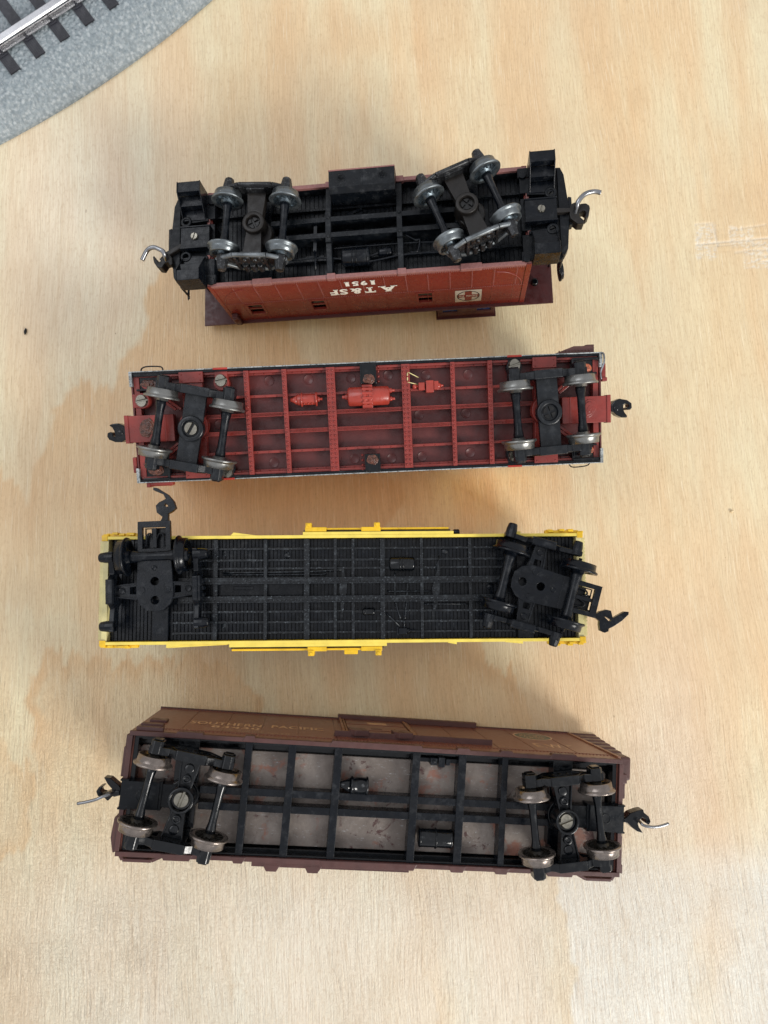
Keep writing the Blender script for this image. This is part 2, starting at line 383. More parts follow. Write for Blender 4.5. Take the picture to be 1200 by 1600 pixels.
def table():
    xs = np.concatenate([[-700, -500, -350, -250, -190, -160], np.arange(-140, 124, 1.0), np.arange(124, 166, .35), [170, 180, 200, 260, 350, 500, 700]])
    ys = np.concatenate([[-700, -500, -350, -250, -200], np.arange(-182, 98, 1.0), np.arange(98, 126, .35), np.arange(126, 222, 1.0), [240, 280, 350, 500, 700]])
    X, Y = np.meshgrid(xs, ys, indexing='ij')
    wx = X + (vnoise(X, Y, 9, 1) - .5) * 5 + (vnoise(X, Y, 3, 2) - .5) * 2; wy = Y + (vnoise(X, Y, 11, 3) - .5) * 7 + (vnoise(X, Y / 9, 1.3, 33) - .5) * 6 + (vnoise(X, Y / 6, 3.5, 34) - .5) * 7
    P1 = [(-69, 99), (-73, 93), (-74, 81), (-79, 63), (-86, 56), (-90, 58), (-100, 61), (-103, 56), (-103, 48), (-109, 34), (-112, 17), (-113, 17), (-118, 23), (-131, 34), (-150, 30), (-150, -20), (-99, -24), (-55, -24), (4, -11), (19, 12), (19, 21), (4, 49), (-10, 58), (-18, 67), (-21, 77), (-29, 96), (-47, 105)]
    P2 = [(-110, -73), (-110, -51), (-104, -42), (-96, -38), (-88, -38), (-79, -41), (-66, -41), (-55, -39), (-46, -40), (-37, -47), (-33, -54), (-30, -63), (-32, -78), (-54, -85), (-78, -97), (-87, -88), (-100, -84)]
    P3 = [(-140, -62), (-120, -68), (-111, -77), (-108, -88), (-108, -99), (-115, -107), (-140, -107)]
    P4 = [(46, -20), (50, -43), (59, -46), (65, -59), (67, -67), (71, -91), (76, -120), (78, -134), (80, -152), (83, -190), (36, -190), (22, -124), (13, -79), (13, -34)]
    h = np.zeros(X.shape)
    d1 = sdist(wx, wy, P1); h = np.maximum(h, sstep(1.2, -1.2, d1) * (.5 + .3 * sstep(-22, 0, d1)) * sstep(-26, 20, Y) + .25 * sstep(1.2, -1.2, d1))
    d2 = sdist(wx, wy, P2); h = np.maximum(h, sstep(1, -1, d2) * (.30 + .65 * sstep(-9, 0, d2)) * sstep(-84, -60, Y))
    d3 = sdist(wx, wy, P3); h = np.maximum(h, sstep(1, -1, d3) * (.2 + .5 * sstep(-8, 0, d3)))
    d4 = sdist(wx, wy, P4); h = np.maximum(h, sstep(.8, -.8, d4) * np.where(Y > -75, .35 + .6 * sstep(-13, 0, d4), .10 + .42 * sstep(-12, 0, d4)) * sstep(5, 40, X))
    for (cx, cy, rx, ry, a) in [(-43, 160, 9, 26, .45), (2, 190, 16, 12, .55), (8, 165, 7, 26, .38), (62, 190, 10, 24, .35), (131, -150, 8, 30, .45), (-86, 22, 8, 12, .8), (103, -30, 2.5, 8, .7), (148, 120, 12, 40, .4), (95, 150, 5, 30, .3), (120, 60, 6, 30, .3), (52, 12, 16, 10, .25), (100, 175, 22, 50, .4), (140, 90, 18, 50, .45), (118, 20, 14, 45, .35), (60, 160, 18, 30, .3), (138, -40, 12, 40, .35), (-20, 185, 20, 16, .35), (-60, -140, 26, 26, .25), (20, -150, 22, 30, .25)]:
        h = np.maximum(h, a * np.exp(-((wx - cx) / rx) ** 2 - ((wy - cy) / ry) ** 2))
    h = np.where(Y > 110, h * 1.25, h); h = np.clip(h + (vnoise(X + Y * .1, Y / 4, 7, 21) - .5) * .22 * (h > .1), 0, 1)
    h *= 1 - .8 * np.exp(-((wx + 103.5 + (wy + 53) * -.15) / 1.5) ** 2) * sstep(-64, -60, Y) * sstep(-42, -46, Y)
    pale = sstep(-.8, .8, d4) * sstep(-95, -125, Y) * sstep(66, 72, X) * 1.0  # white sapwood at lower right, with window sheen painted in
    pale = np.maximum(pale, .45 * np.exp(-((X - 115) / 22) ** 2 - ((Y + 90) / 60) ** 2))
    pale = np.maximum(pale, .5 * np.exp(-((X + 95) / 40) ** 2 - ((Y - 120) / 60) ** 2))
    pale = np.maximum(pale, .72 * sstep(-80, -135, Y) * sstep(-170, -60, X))  # window sheen on the lower wood painted in as a paler tone
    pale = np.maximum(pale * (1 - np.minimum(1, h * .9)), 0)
    rel = np.maximum(sstep(-10, -90, Y) * sstep(50, -90, X), .45 * sstep(-30, -120, Y)) + .06
    rel = rel * (.75 + .5 * vnoise(X, Y, 14, 9))
    Z = (vnoise(X, Y, 60, 5) - .5) * .25 * (np.abs(X) < 160) * (np.abs(Y) < 220)
    def groove(ax, ay, bx, by, wd, dp):
        ex, ey = bx - ax, by - ay; t = np.clip(((X - ax) * ex + (Y - ay) * ey) / (ex * ex + ey * ey), 0, 1)
        return -dp * np.exp(-(np.hypot(X - ax - ex * t, Y - ay - ey * t) / wd) ** 2)
    rg = (X > 120) & (Y > 95) & (Y < 128)
    D = np.zeros(X.shape)
    D += groove(131, 113.2, 165, 117, .45, .5) + groove(131, 112.0, 165, 115.8, .3, .25)
    D += groove(137.2, 121, 139.2, 113, .4, .55) + groove(131, 121, 137, 121.6, .4, .3)
    D += groove(144, 119, 158, 121.5, .35, .25) + groove(143.6, 119, 144.2, 115, .4, .35) + groove(146, 110.5, 152, 111.5, .5, .3)
    for k in range(4): D += groove(152 + k * 1.5, 113.6 - k * 2.1, 157 + k * 1.5, 113.9 - k * 2.1, .45, .35)
    for i in range(6):
        for j in range(6):
            x0, y0 = 131 + i * 1.15 + j * .2, 120 - j * 2.1
            if (i + j * 2) % 5: D += -.22 * np.exp(-(((X - x0) / .38) ** 2 + ((Y - y0) / .5) ** 2))
    D *= .7; pale = np.maximum(pale, np.clip(-D * 1.6, 0, .6))
    for (x0, x1, y0, y1) in ((130.5, 138.5, 107.5, 121.5), (143.5, 153, 112.5, 120.5), (149, 166, 104.5, 115)):
        box = sstep(x0 - .6, x0 + .6, X) * sstep(x1 + .6, x1 - .6, X) * sstep(y0 - .8, y0 + .8, Y) * sstep(y1 + .8, y1 - .8, Y)
        sc = sstep(.5, .75, vnoise(X * 1.0, Y * 2.2, .9, 41)) * .8 + .15
        pale = np.maximum(pale, box * sc * .75); D -= box * sc * .12
    for k in range(5): D += groove(139, 119.5 - k * 2.2, 166, 121.5 - k * 2.2, .22, .08)
    D -= .2 * np.exp(-(((X - 141) / 1.3) ** 2 + ((Y - 13) / 1) ** 2)) * 1 + 0
    Z = Z + D
    n1, n2 = X.shape
    me = bpy.data.meshes.new('plywood_table')
    co = np.stack([X, Y, Z], -1).reshape(-1, 3) * MM
    I = np.arange(n1 * n2).reshape(n1, n2)
    F = np.stack([I[:-1, :-1], I[1:, :-1], I[1:, 1:], I[:-1, 1:]], -1).reshape(-1, 4)
    me.vertices.add(len(co)); me.vertices.foreach_set('co', co.ravel())
    me.loops.add(F.size); me.loops.foreach_set('vertex_index', F.ravel().astype(np.int32))
    me.polygons.add(len(F)); me.polygons.foreach_set('loop_start', np.arange(0, F.size, 4, dtype=np.int32))
    me.polygons.foreach_set('use_smooth', np.ones(len(F), bool))
    me.update(calc_edges=True); me.validate()
    at = me.color_attributes.new('figure', 'FLOAT_COLOR', 'POINT')
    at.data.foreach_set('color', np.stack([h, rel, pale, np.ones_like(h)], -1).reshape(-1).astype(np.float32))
    me.materials.append(WOOD)
    o = link('plywood_table', me, kind='structure')
    o['label'] = 'pale plywood sheet with vertical grain that everything lies on'
table()
# small dark crumb on the bare wood at the left
b = MB(); b.lathe((0, 0, 0), (.2, 1, .1), [(.05, -1.2), (.42, -.5), (.5, .2), (.3, .9), (.04, 1.3)], 9, 0)
o = b.build('crumb', BLKD, loc=(-114.6, 76, .35)); o['label'] = 'tiny black crumb lying alone on the bare wood near the left edge'; o['category'] = 'crumb'
b = MB(); b.lathe((0, 0, 0), (1, .4, .1), [(.05, -.7), (.45, -.3), (.5, .3), (.05, .8)], 8, 0)
o = b.build('wood_chip', mat('pale_wood_chip', 'dcc49a', .6), loc=(142.1, 12.6, .3)); o['label'] = 'tiny pale wood chip beside a dent, right of the red framed car'; o['category'] = 'wood chip'

# ------------------------------------------------------------------ toy track with moulded grey roadbed, top left corner
def track():
    T = bpy.data.objects.new('toy_track', None); C.objects.link(T)
    T.location = (-125.3 * MM, 144.3 * MM, 0); T.rotation_euler = (0, 0, R(36.6)); T.empty_display_size = .01
    T['label'] = 'section of toy train track with grey moulded ballast roadbed, black ties and shiny rail'; T['category'] = 'toy track'
    # roadbed: fine relief grid
    s = .26; xs = np.arange(-45, 125, s); ys = np.concatenate([[0, .02], np.arange(.3, 48, s)])
    X, Y = np.meshgrid(xs, ys, indexing='ij')
    prof = 1.2 + 7.8 * (1 - (1 - np.clip(Y / 10.5, 0, 1)) ** 1.7)
    def worley(X, Y, sc, seed):
        rs = np.random.RandomState(seed); JX = rs.rand(256, 256); JY = rs.rand(256, 256); JH = rs.rand(256, 256)
        i = np.floor(X / sc).astype(int); j = np.floor(Y / sc).astype(int); best = np.full(X.shape, 9.); hh = np.zeros(X.shape)
        for a in (-1, 0, 1):
            for c in (-1, 0, 1):
                ii, jj = (i + a) % 256, (j + c) % 256
                d = np.hypot(X / sc - (i + a + JX[ii, jj]), Y / sc - (j + c + JY[ii, jj])); m = d < best
                best = np.where(m, d, best); hh = np.where(m, JH[ii, jj], hh)
        return best, hh
    b1, h1 = worley(X, Y, .95, 11)
    bmp = np.sqrt(np.clip(1 - (b1 / .75) ** 2, 0, 1)) * (.32 + .25 * h1)
    Z = prof + bmp * (Y > .1) * np.clip(Y / 1.5, .2, 1)
    Z[:, 0] = 0
    Y = Y - 2.7 * (1 - ((X - 42) / 46) ** 2) * np.clip(1 - Y / 11, 0, 1)
    n1, n2 = X.shape
    me = bpy.data.meshes.new('roadbed')
    co = np.stack([X, Y, Z], -1).reshape(-1, 3) * MM; I = np.arange(n1 * n2).reshape(n1, n2)
    F = np.stack([I[:-1, :-1], I[1:, :-1], I[1:, 1:], I[:-1, 1:]], -1).reshape(-1, 4)
    me.vertices.add(len(co)); me.vertices.foreach_set('co', co.ravel())
    me.loops.add(F.size); me.loops.foreach_set('vertex_index', F.ravel().astype(np.int32))
    me.polygons.add(len(F)); me.polygons.foreach_set('loop_start', np.arange(0, F.size, 4, dtype=np.int32))
    me.polygons.foreach_set('use_smooth', np.ones(len(F), bool)); me.update(calc_edges=True)
    me.materials.append(BALLAST); link('roadbed', me, T)
    # ties: first tie edge at x = from measured points
    b = MB(); b.box(0, 4.0, 10.9, 60, 8.0, 10.05)
    rr = random.Random(3)
    for k in range(5):
        x = .5 + k * .72; b.beam((x, 11.4, 10.1), (x + rr.uniform(-.15, .15), 18.0, 10.1), .16, .16)
    b.box(.7, 3.2, 17.2, 17.9, 10, 10.5)
    ref = b.build('tie', TIE, T, (0, 0, 0), bevel=.12)
    for k in range(-3, 12):
        o = ref if k == -3 else ref.copy()
        if k != -3: C.objects.link(o); o.parent = T
        o.location = ((21.9 - 4.0 + (k) * 10.35) * MM, 0, 0)
    # rail: foot, web, head
    for y in (20.6, 52.4):
        b = MB()
        sec = [(-2.3, 10.1), (2.3, 10.1), (2.3, 10.5), (.6, 10.9), (.5, 12.0), (1.45, 12.3), (1.5, 13.2), (1.0, 13.7), (-1.0, 13.7), (-1.5, 13.2), (-1.45, 12.3), (-.5, 12.0), (-.6, 10.9), (-2.3, 10.5)]
        b.prismx([(y + p, z) for p, z in sec], -45, 135)
        b.build('rail', RAIL, T, bevel=.12)
    b = MB()
    for k in range(-3, 12):
        x = 19.9 + k * 10.35
        b.box(x - .5, x + .5, 17.6, 18.6, 10.0, 10.9); b.beam((x, 17.8, 10.7), (x, 19.2, 11.0), .5, .35)
    b.build('rail_spikes', TIE, T, kind='stuff', bevel=.08)
track()

# ------------------------------------------------------------------ trucks
def wheel_mesh(name, rf, mats, spokes=False, wide=2.7, both=False):
    b = MB(); rt = rf - .75
    prof = [(1.0, -.7), (1.9, -.7), (2.1, .05), (rt - .9, .35), (rt - .65, .0), (rf - .12, -.05), (rf, .25), (rf - .1, .55), (rt + .12, .85), (rt, 1.1), (rt - .12, wide), (rt - .75, wide + .08), (rt - .95, wide - .75), (1.9, wide - .9), (1.7, wide + .15), (.8, wide + .2)]
    ms = [1, 1, 1, 1, 0, 0, 0, 0, 0, 0, 0, 0, 1, 1, 1]
    b.lathe((0, 0, 0), (0, 1, 0), prof, 40, ms, caps=True)
    if spokes:
        for i in range(10):
            a = i * math.pi / 5
            for h, k in ((.1, 1), (wide - .85, 1)):
                b.beam((2.0 * math.cos(a), h, 2.0 * math.sin(a)), ((rt - .85) * math.cos(a + .35), h + .05, (rt - .85) * math.sin(a + .35)), .45, .5, 1)
    me_o = b.build(name, mats); me = me_o.data; bpy.data.objects.remove(me_o); return me
def axle_mesh(mat_, r=1.15, half=7.0):
    b = MB(); b.lathe((0, 0, 0), (0, 1, 0), [(.5, -half - 4), (.5, -half - .6), (r * 1.3, -half - .5), (r * 1.25, -half + 1.5), (r, -half + 3), (r * .95, 0), (r, half - 3), (r * 1.25, half - 1.5), (r * 1.3, half + .5), (.5, half + .6), (.5, half + 4)], 18)
    o = b.build('axle', mat_); me = o.data; bpy.data.objects.remove(o); return me
def put_wheels(tr, wm, am, xs, zc, gy=7.35):
    for x in xs:
        link('axle', am, tr, (x, 0, zc))
        for s in (1, -1):
            link('wheel', wm, tr, (x, s * gy, zc), (random.uniform(0, 6) * 0, 0, 0) if s > 0 else (0, 0, math.pi))
def frame_simple(mt, zc, wb, s, y0=10.5):
    """cast side frame of a freight truck; s = +1 / -1 side"""
    b = MB(); a = wb / 2
    Yb = lambda p, q: (min(s * p, s * q), max(s * p, s * q))
    ya, yb = Yb(y0 + .1, y0 + 2.3)
    top = zc + 1.7
    b.prismy([(-a - 1.9, zc - 1.8), (-a - 1.9, top), (-a + 1.8, top), (-a + 3.4, top - .7), (-4.4, top + .4), (4.4, top + .4), (a - 3.4, top - .7), (a - 1.8, top), (a + 1.9, top), (a + 1.9, zc - 1.8), (a - 1.8, zc - 2.2), (4.2, zc - 5.6), (-4.2, zc - 5.6), (-a + 1.8, zc - 2.2)],
              ya, yb, holes=[[(-a + 3.2, zc - 1.5), (-4.0, zc - 4.0), (-4.0, zc + .2), (-a + 3.8, zc - .2)], [(a - 3.2, zc - 1.5), (a - 3.8, zc - .2), (4.0, zc + .2), (4.0, zc - 4.0)]])
    ya, yb = Yb(y0, y0 + 2.6); b.prismy([(-6.2, top - 2.4), (-4.0, top + .7), (4.0, top + .7), (6.2, top - 2.4)], ya, yb)
    ya, yb = Yb(y0 + .6, y0 + 2.1)
    for x in (-2.2, 0, 2.2): b.lathe((x, s * (y0 + 1.6), zc - 4.8), (0, 0, 1), [(.9, 0), (.9, 3.4)], 10)
    for x in (-a, a):
        ya, yb = Yb(y0 + .1, y0 + 3.8)
        b.prismy([(x - 1.75, zc - 1.9), (x - 1.75, zc + 1.3), (x - .9, zc + 2.1), (x + .9, zc + 2.1), (x + 1.75, zc + 1.3), (x + 1.75, zc - 1.9)], ya, yb)
        ya, yb = Yb(y0 + 3.8, y0 + 4.2); b.box(x - 1.2, x + 1.2, ya, yb, zc - 1.4, zc + 1.4)
    return b
def frame_arch(mt, zc, wb, s, y0=10.6):
    b = MB(); a = wb / 2; top = zc + 1.9
    Yb = lambda p, q: (min(s * p, s * q), max(s * p, s * q))
    pts = [(-a - 1.4, zc + .6), (-a - 1.4, zc - 1.6), (-4.8, zc - 5.6), (4.8, zc - 5.6), (a + 1.4, zc - 1.6), (a + 1.4, zc + .6), (5.2, top + .9), (-5.2, top + .9)]
    yy = s * (y0 + 1.0)
    for i in range(len(pts)):
        p, q = pts[i], pts[(i + 1) % len(pts)]; b.tube([(p[0], yy, p[1]), (q[0], yy, q[1])], .75, 8, 1 if s < 0 else 0)
    ya, yb = Yb(y0 + .2, y0 + 1.0); b.prismy(pts, ya, yb)
    b.beam((-4.6, yy, zc - 5.4), (-4.6, yy, top + .6), .9, 1.9); b.beam((4.6, yy, zc - 5.4), (4.6, yy, top + .6), .9, 1.9)
    b.beam((-4.6, yy + s * .3, zc - 1.0), (4.6, yy + s * .3, zc - 1.0), 1.0, 1.4)
    for x in (-2.3, 0, 2.3): b.lathe((x, s * (y0 + 1.9), zc - 5), (0, 0, 1), [(.85, 0), (1.0, .4), (.8, .8), (1.0, 1.3), (.8, 1.8), (1.0, 2.3), (.8, 2.9), (1.0, 3.4), (.8, 3.8)], 10)
    for x in (-1.6, 1.6): b.lathe((x, s * (y0 + 1.4), top - .6), (0, s, 0), [(.8, 0), (.7, .9), (.3, 1.1)], 10)
    for x in (-1.9, 1.9): b.lathe((x, s * (y0 - .1), top - 1.2), (0, s, 0), [(1.0, 0), (2.1, .3), (2.2, 1.3), (1.7, 1.9)], 16)
    ya, yb = Yb(y0 - .3, y0 + 1.3); b.box(-2.9, 2.9, ya, yb, top - 2.2, top + .5)
    for x in (-a, a):
        b.lathe((x, s * y0, zc), (0, s, 0), [(2.1, 0), (1.9, 2.2), (1.45, 4.2), (1.2, 4.6), (.3, 4.7)], 8, smooth=False)
    return b
def truck(car, H, x, y, yaw, style):
    st = style; zc = st['zc']; wb = st['wb']
    b = MB(); bz = st['bz']
    if st['kind'] == 'flat':
        b.box(-3.1, 3.1, -10.8, 10.8, bz - 1.6, bz)
        b.lathe((0, 0, bz - 2), (0, 0, 1), [(3.8, 0), (3.8, 2.9), (3.5, 3.1), (2.6, 3.1), (2.4, 2.7), (2.4, 1.4), (.01, 1.4)], 28)
    elif st['kind'] == 'arch':
        b.prism([(-2.4, -3), (-3.1, -11.2), (3.1, -11.2), (2.4, -3), (2.4, 3), (3.1, 11.2), (-3.1, 11.2), (-2.4, 3)], bz - 2.6, bz)
        b.lathe((0, 0, bz - 4), (0, 0, 1), [(3.9, 0), (3.5, 3.6), (3.4, 5.3), (3.1, 5.5), (2.3, 5.5), (2.2, 5.0), (2.2, 3.6), (.01, 3.6)], 28)
        b.lathe((.9, -1.6, bz - 5), (0, 0, 1), [(4.2, 0), (4.2, 2.0), (3.9, 2.3)], 26)
    else:
        P = [(-1.7, -3.2), (-3.0, -11.2), (3.0, -11.2), (1.7, -3.2), (1.7, 3.2), (3.0, 11.2), (-3.0, 11.2), (-1.7, 3.2)]
        b.prism(P, bz - 3, bz - .7)
        for s in (1, -1):
            for q in (1, -1):
                b.beam((q * 1.6, s * 3.0, bz - .6), (q * 2.8, s * 11.0, bz - .6), .4, 1.4)
            b.lathe((0, s * 5.3, bz - .8), (0, 0, 1), [(1.25, 0), (1.25, .7), (1.1, .8), (.7, .8), (.6, .3), (.01, .3)], 16)
            b.lathe((0, s * 8.1, bz - .8), (0, 0, 1), [(1.35, 0), (1.35, .45), (1.0, .6), (.01, .6)], 16)
        b.lathe((0, 0, bz - 4), (0, 0, 1), [(3.5, 0), (3.5, 5.2), (3.25, 5.4), (2.9, 5.4), (2.7, 5.1), (2.6, 3.8), (.01, 3.8)], 28)
    tr = b.build('truck', st['bmat'], car, (x, y, H), (0, 0, R(yaw)), bevel=.12)
    for s in (1, -1):
        f = (frame_arch if st['kind'] == 'arch' else frame_simple)(None, zc, wb, s, st.get('fy', 10.5))
        f.build('side_frame', [st['fmat'], WORN_LIT], tr, bevel=.15 if st['kind'] == 'arch' else .4)
    put_wheels(tr, st['wm'], st['am'], (-wb / 2, wb / 2), zc)
    sr, sz, sh, sl, sa, sm = st['screw']
    screw_mb(sr, sz, sh, sl, sa).build('screw', sm, tr)
    return tr
def tank(b, x0, x1, y, z, r, bands=(), n=18, m=0, nip=.0):
    b.lathe((x0, y, z), (1, 0, 0), [(r * .55, 0), (r * .9, .25), (r, .7), (r, x1 - x0 - .7), (r * .9, x1 - x0 - .25), (r * .55, x1 - x0)], n, m)
    for xb, wd, dr in bands: b.lathe((xb, y, z), (1, 0, 0), [(r, 0), (r + dr, .12), (r + dr, wd - .12), (r, wd)], n, m)

# ================================================================== caboose (top)
def caboose():
    H = 29.9
    cab = thing('model_caboose', 'dark red model caboose lying upside down, topmost of the row, with black end platforms', 'model caboose', (5.17, 99.2, 38.51), (R(-5.19), R(-8.69), R(1.99)), H)
    P = dict(parent=cab, loc=(0, 0, H))
    # ---- body shell with real window openings on both sides
    wins = [(-42.7, -37.0), (-21.1, -15.6), (14.8, 20.3)]
    b = MB()
    for s in (1, -1):
        y0, y1 = (15.0, 15.9) if s > 0 else (-15.9, -15.0)
        b.box(-50.4, 50.4, y0, y1, -14.8, -1.0)
        b.box(-50.4, 50.4, y0, y1, -27.4, -22.2)
        e = [-50.4] + [v for w_ in wins for v in w_] + [50.4]
        for i in range(0, len(e), 2): b.box(e[i], e[i + 1], y0, y1, -22.2, -14.8)
        yo = s * 16.05
        # moulded sweep lines at the corners and corner posts
        b.box(*((49.0, 50.6) if True else 0), *sorted((s * 15.6, s * 16.15)), -27.3, 0)
        b.box(-50.6, -49.4, *sorted((s * 15.6, s * 16.1)), -27.3, 0)
        arc = [(40.1, -3.6), (43.5, -4.6), (46.3, -7.0), (48.0, -10.2), (48.7, -13.6)]
        b.tube([(x, s * 15.9, z) for x, z in arc], .28, 6); b.tube([(-x, s * 15.9, z) for x, z in arc], .28, 6)
        b.box(-49.5, 49.0, *sorted((s * 15.8, s * 16.02)), -13.95, -13.6)
        k = -43.6
        while k < 48:
            b.box(k - .06, k + .06, *sorted((s * 15.8, s * 15.98)), -27.2, -1.2); k += 6.9
        b.box(-50.4, 50.4, *sorted((s * 15.2, s * 16.6)), -28.0, -27.3)
    b.box(-50.4, -49.4, -15, 15, -27.4, -1); b.box(49.4, 50.4, -15, 15, -27.4, -1)
    b.build('body', CABR, bevel=.06, **P)
    b = MB()
    for s in (1, -1):
        for z in [-13.3]:
            for i in range(130): b.rivet((-49 + i * .755, s * 16.0, z), .17, .12, 1, s)
        for i in range(150): b.rivet((-49.5 + i * .665, s * 16.0 - s * .1, -1.5), .17, .14, 1, s)
        k = -43.6
        while k < 48:
            for j in range(13): b.rivet((k + .45, s * 15.9, -2.6 - j * .85), .16, .12, 1, s)
            k += 6.9
    b.build('rivets', PINK, kind='stuff', **P)
    # dusty pink lower edge with small square lugs over each cross member
    b = MB()
    for s in (1, -1):
        b.box(-50.6, 50.6, *sorted((s * 14.7, s * 16.0)), -1.1, 0)
        for xa, xb in ((-36, -29.8), (-12.2, -9.6), (9.9, 12.5), (29.2, 35.6)): b.box(xa, xb, *sorted((s * 14.4, s * 16.3)), -1.3, .35)
    b.box(-50.8, -49.9, -14.7, 14.7, -1.1, -.05); b.box(49.9, 50.8, -14.7, 14.7, -1.1, -.05)
    b.build('sill', PINK, bevel=.12, **P)
    for s in (1, -1): b = MB(); b.box(-49.4, 49.4, *sorted((s * 14.55, s * 15.05)), -4.6, -1.0); b.build('inner_liner', BLKD, **P)
    for s in (1, -1):
        for ya, yb in ((-12.0, -6.6), (-5.2, 5.2), (7.0, 12.0)): b = MB(); b.box(*sorted((s * 48.2, s * 51.0)), ya, yb, -4.2, .12); b.build('end_beam', BLKD, bevel=.12, **P)
    for s in (1, -1):
        for a, c in wins:
            b = MB(); yy = sorted((s * 15.2, s * 16.12))
            b.box(a - .3, a + .5, *yy, -22.5, -14.5); b.box(c - .5, c + .3, *yy, -22.5, -14.5); b.box(a, c, *yy, -22.6, -21.8); b.box(a, c, *yy, -15.2, -14.4)
            b.box(a, c, *sorted((s * 15.3, s * 15.8)), -18.9, -18.1)
            b.box(a, c, *sorted((s * 14.7, s * 14.9)), -22.2, -14.8, 1)
            b.build('window', [CABR, BLKG], bevel=.06, **P)
    # ---- roof: shallow arch running out over both platforms
    b = MB(); n = 14; W = 17.0
    arc = [(-W + 2 * W * i / n, -27.6 - 2.3 * (1 - (-1 + 2 * i / n) ** 2)) for i in range(n + 1)]
    b.prismx([(W, -27.0)] + [(-W, -27.0)] + arc, -61.2, 60.4)
    b.build('roof', CABM, bevel=.1, **P)
    # ---- cupola resting on the table
    b = MB(); ty = 14.3
    for s in (1, -1):
        y0, y1 = sorted((s * ty, s * (ty - 1)))
        b.box(21.2, 41.3, y0, y1, -31.4, -28.2); b.box(21.2, 41.3, y0, y1, -41.0, -36.2)
        for a, c in ((21.2, 23.0), (28.2, 35.1), (39.9, 41.3)): b.box(a, c, y0, y1, -36.2, -31.4)
    for a, c in ((21.2, 22.2), (40.3, 41.3)): b.box(a, c, -ty + 1, ty - 1, -41, -28.2)
    b.prismx([(15.2, -39.8), (-15.2, -39.8), (-14.6, -40.8), (-8, -42.1), (0, -42.5), (8, -42.1), (14.6, -40.8)], 20.6, 41.9)
    b.box(20.8, 41.7, -14.9, 14.9, -29.5, -28.0)
    cu = b.build('cupola', CABM, bevel=.25, **P)
    for s in (1, -1):
        for a, c in ((23.0, 28.2), (35.1, 39.9)):
            b = MB(); b.box(a + .02, c - .02, *sorted((s * (ty - .7), s * (ty - .5))), -36.2, -31.4); b.box(a + .02, c - .02, *sorted((s * (ty - .75), s * (ty - .2))), -32.4, -31.7)
            b.build('cupola_window', NAVY, cu)
    # ---- black floor made of narrow boards
    b = MB(); b.box(-49.4, 49.4, -14.9, 14.9, -5.2, -4.6)
    k = -49.2
    while k < 49:
        b.box(k, k + 1.15, -14.7, 14.7, -4.7, -4.1 + random.uniform(-.05, .05)); k += 1.42
    b.build('floor_boards', BLKD, kind='stuff', **P)
    b = MB()
    for y in (2.6, -2.6):
        b.box(-29.5, 29.5, y - .55, y + .55, -4.2, 1.7); b.box(-29.5, 29.5, y - .8, y + .8, 1.5, 1.9)
    b.build('center_sill', BLKD, bevel=.08, **P)
    for x in (-11.3, 11.0):
        b = MB(); b.prismx([(-15.2, -.3), (-15.2, -3.4), (15.2, -3.4), (15.2, -.3), (5, 1.2), (5, 2.05), (-5, 2.05), (-5, 1.2)], x - .85, x + .85)
        b.lathe((x, 3.1, 2), (0, 0, 1), [(.6, 0), (.5, .4)], 10); b.lathe((x, -3.1, 2), (0, 0, 1), [(.6, 0), (.5, .4)], 10)
        b.build('cross_bearer', BLKD, bevel=.1, **P)
    for x in (-33.0, 32.4):
        b = MB(); b.box(x - 3, x + 3, -14.9, 14.9, -4.2, -1.0); b.lathe((x, 0, -1), (0, 0, 1), [(4.5, 0), (4.2, 2.6)], 24)
        for s in (1, -1):
            for j in range(12):
                for q in (-2.5, 2.5): b.rivet((x + q, s * (5 + j * .8), -1.0), .22, .16)
        b.build('body_bolster', BLKD, bevel=.1, **P)
    b = MB()
    for y in (8.8, -8.3):
        b.box(-49, 49, y - .35, y + .35, -4.2, -2.6)
        for i in range(90): b.rivet((-48 + i * 1.07, y, -2.6), .2, .14)
    b.build('floor_stringer', BLKD, bevel=.05, **P)
    # ---- equipment
    b = MB()
    b.prismx([(15.9, 6.0), (10.6, 6.0), (9.2, 4.4), (9.2, -2.5), (15.9, -2.5)], -10.2, 10.2)
    b.box(-.3, .3, 10.7, 15.8, 5.9, 6.15)
    for x in (-6.3, 6.5): b.lathe((x, 13.6, 5.9), (0, 0, 1), [(1.35, 0), (1.35, .25), (1.15, .3), (1.05, .1), (.01, .1)], 22)
    b.box(-10.3, 10.3, 15.9, 16.3, -2.5, 6.1, 1)
    b.build('tool_box', [BLKD, PINK], bevel=.12, **P)
    b = MB(); tank(b, -7.6, 1.4, -9.0, -1.2, 2.7, [(-4.3, .45, .25), (-3.1, .45, .25), (.4, .5, .2)]); tank(b, 3.9, 8.3, -7.8, -1.6, 1.35, [(6.6, .35, .2)])
    b.beam((1, -9, -1.4), (4, -8, -1.6), .5, .5); b.build('brake_cylinder', BLK, bevel=0, **P)
    b = MB()
    b.tube([(-24, -8.4, -1.0), (-12, -8.7, -.9), (0, -11, -.6), (12, -9.6, -.6), (26, -9.5, -1)], .3, 6)
    b.tube([(-12, -5.6, -1.2), (5, -5.5, -1.2), (18, -5.8, -1.0), (26, -6.4, -1.2)], .28, 6)
    b.beam((-15.5, 2, .3), (-16.0, -6.5, -.5), 1.0, .5); b.tube([(-16, -6.2, -.4), (-15.9, -12.4, -.8)], .3, 6)
    b.box(-19.4, -13.6, -8.6, -6.9, -4.1, -2.5); b.tube([(12.5, -3.5, .2), (15.8, -5.2, -.5), (17, -5.2, -.4), (16.2, -8.8, -.6), (13.8, -8.9, -.8)], .33, 6)
    b.box(-6, -1, 6.2, 7.4, -4.1, -3.2); b.beam((-4, 7, -3), (-1, 8, -3), .8, .8)
    b.build('brake_rigging', BLK, **P)
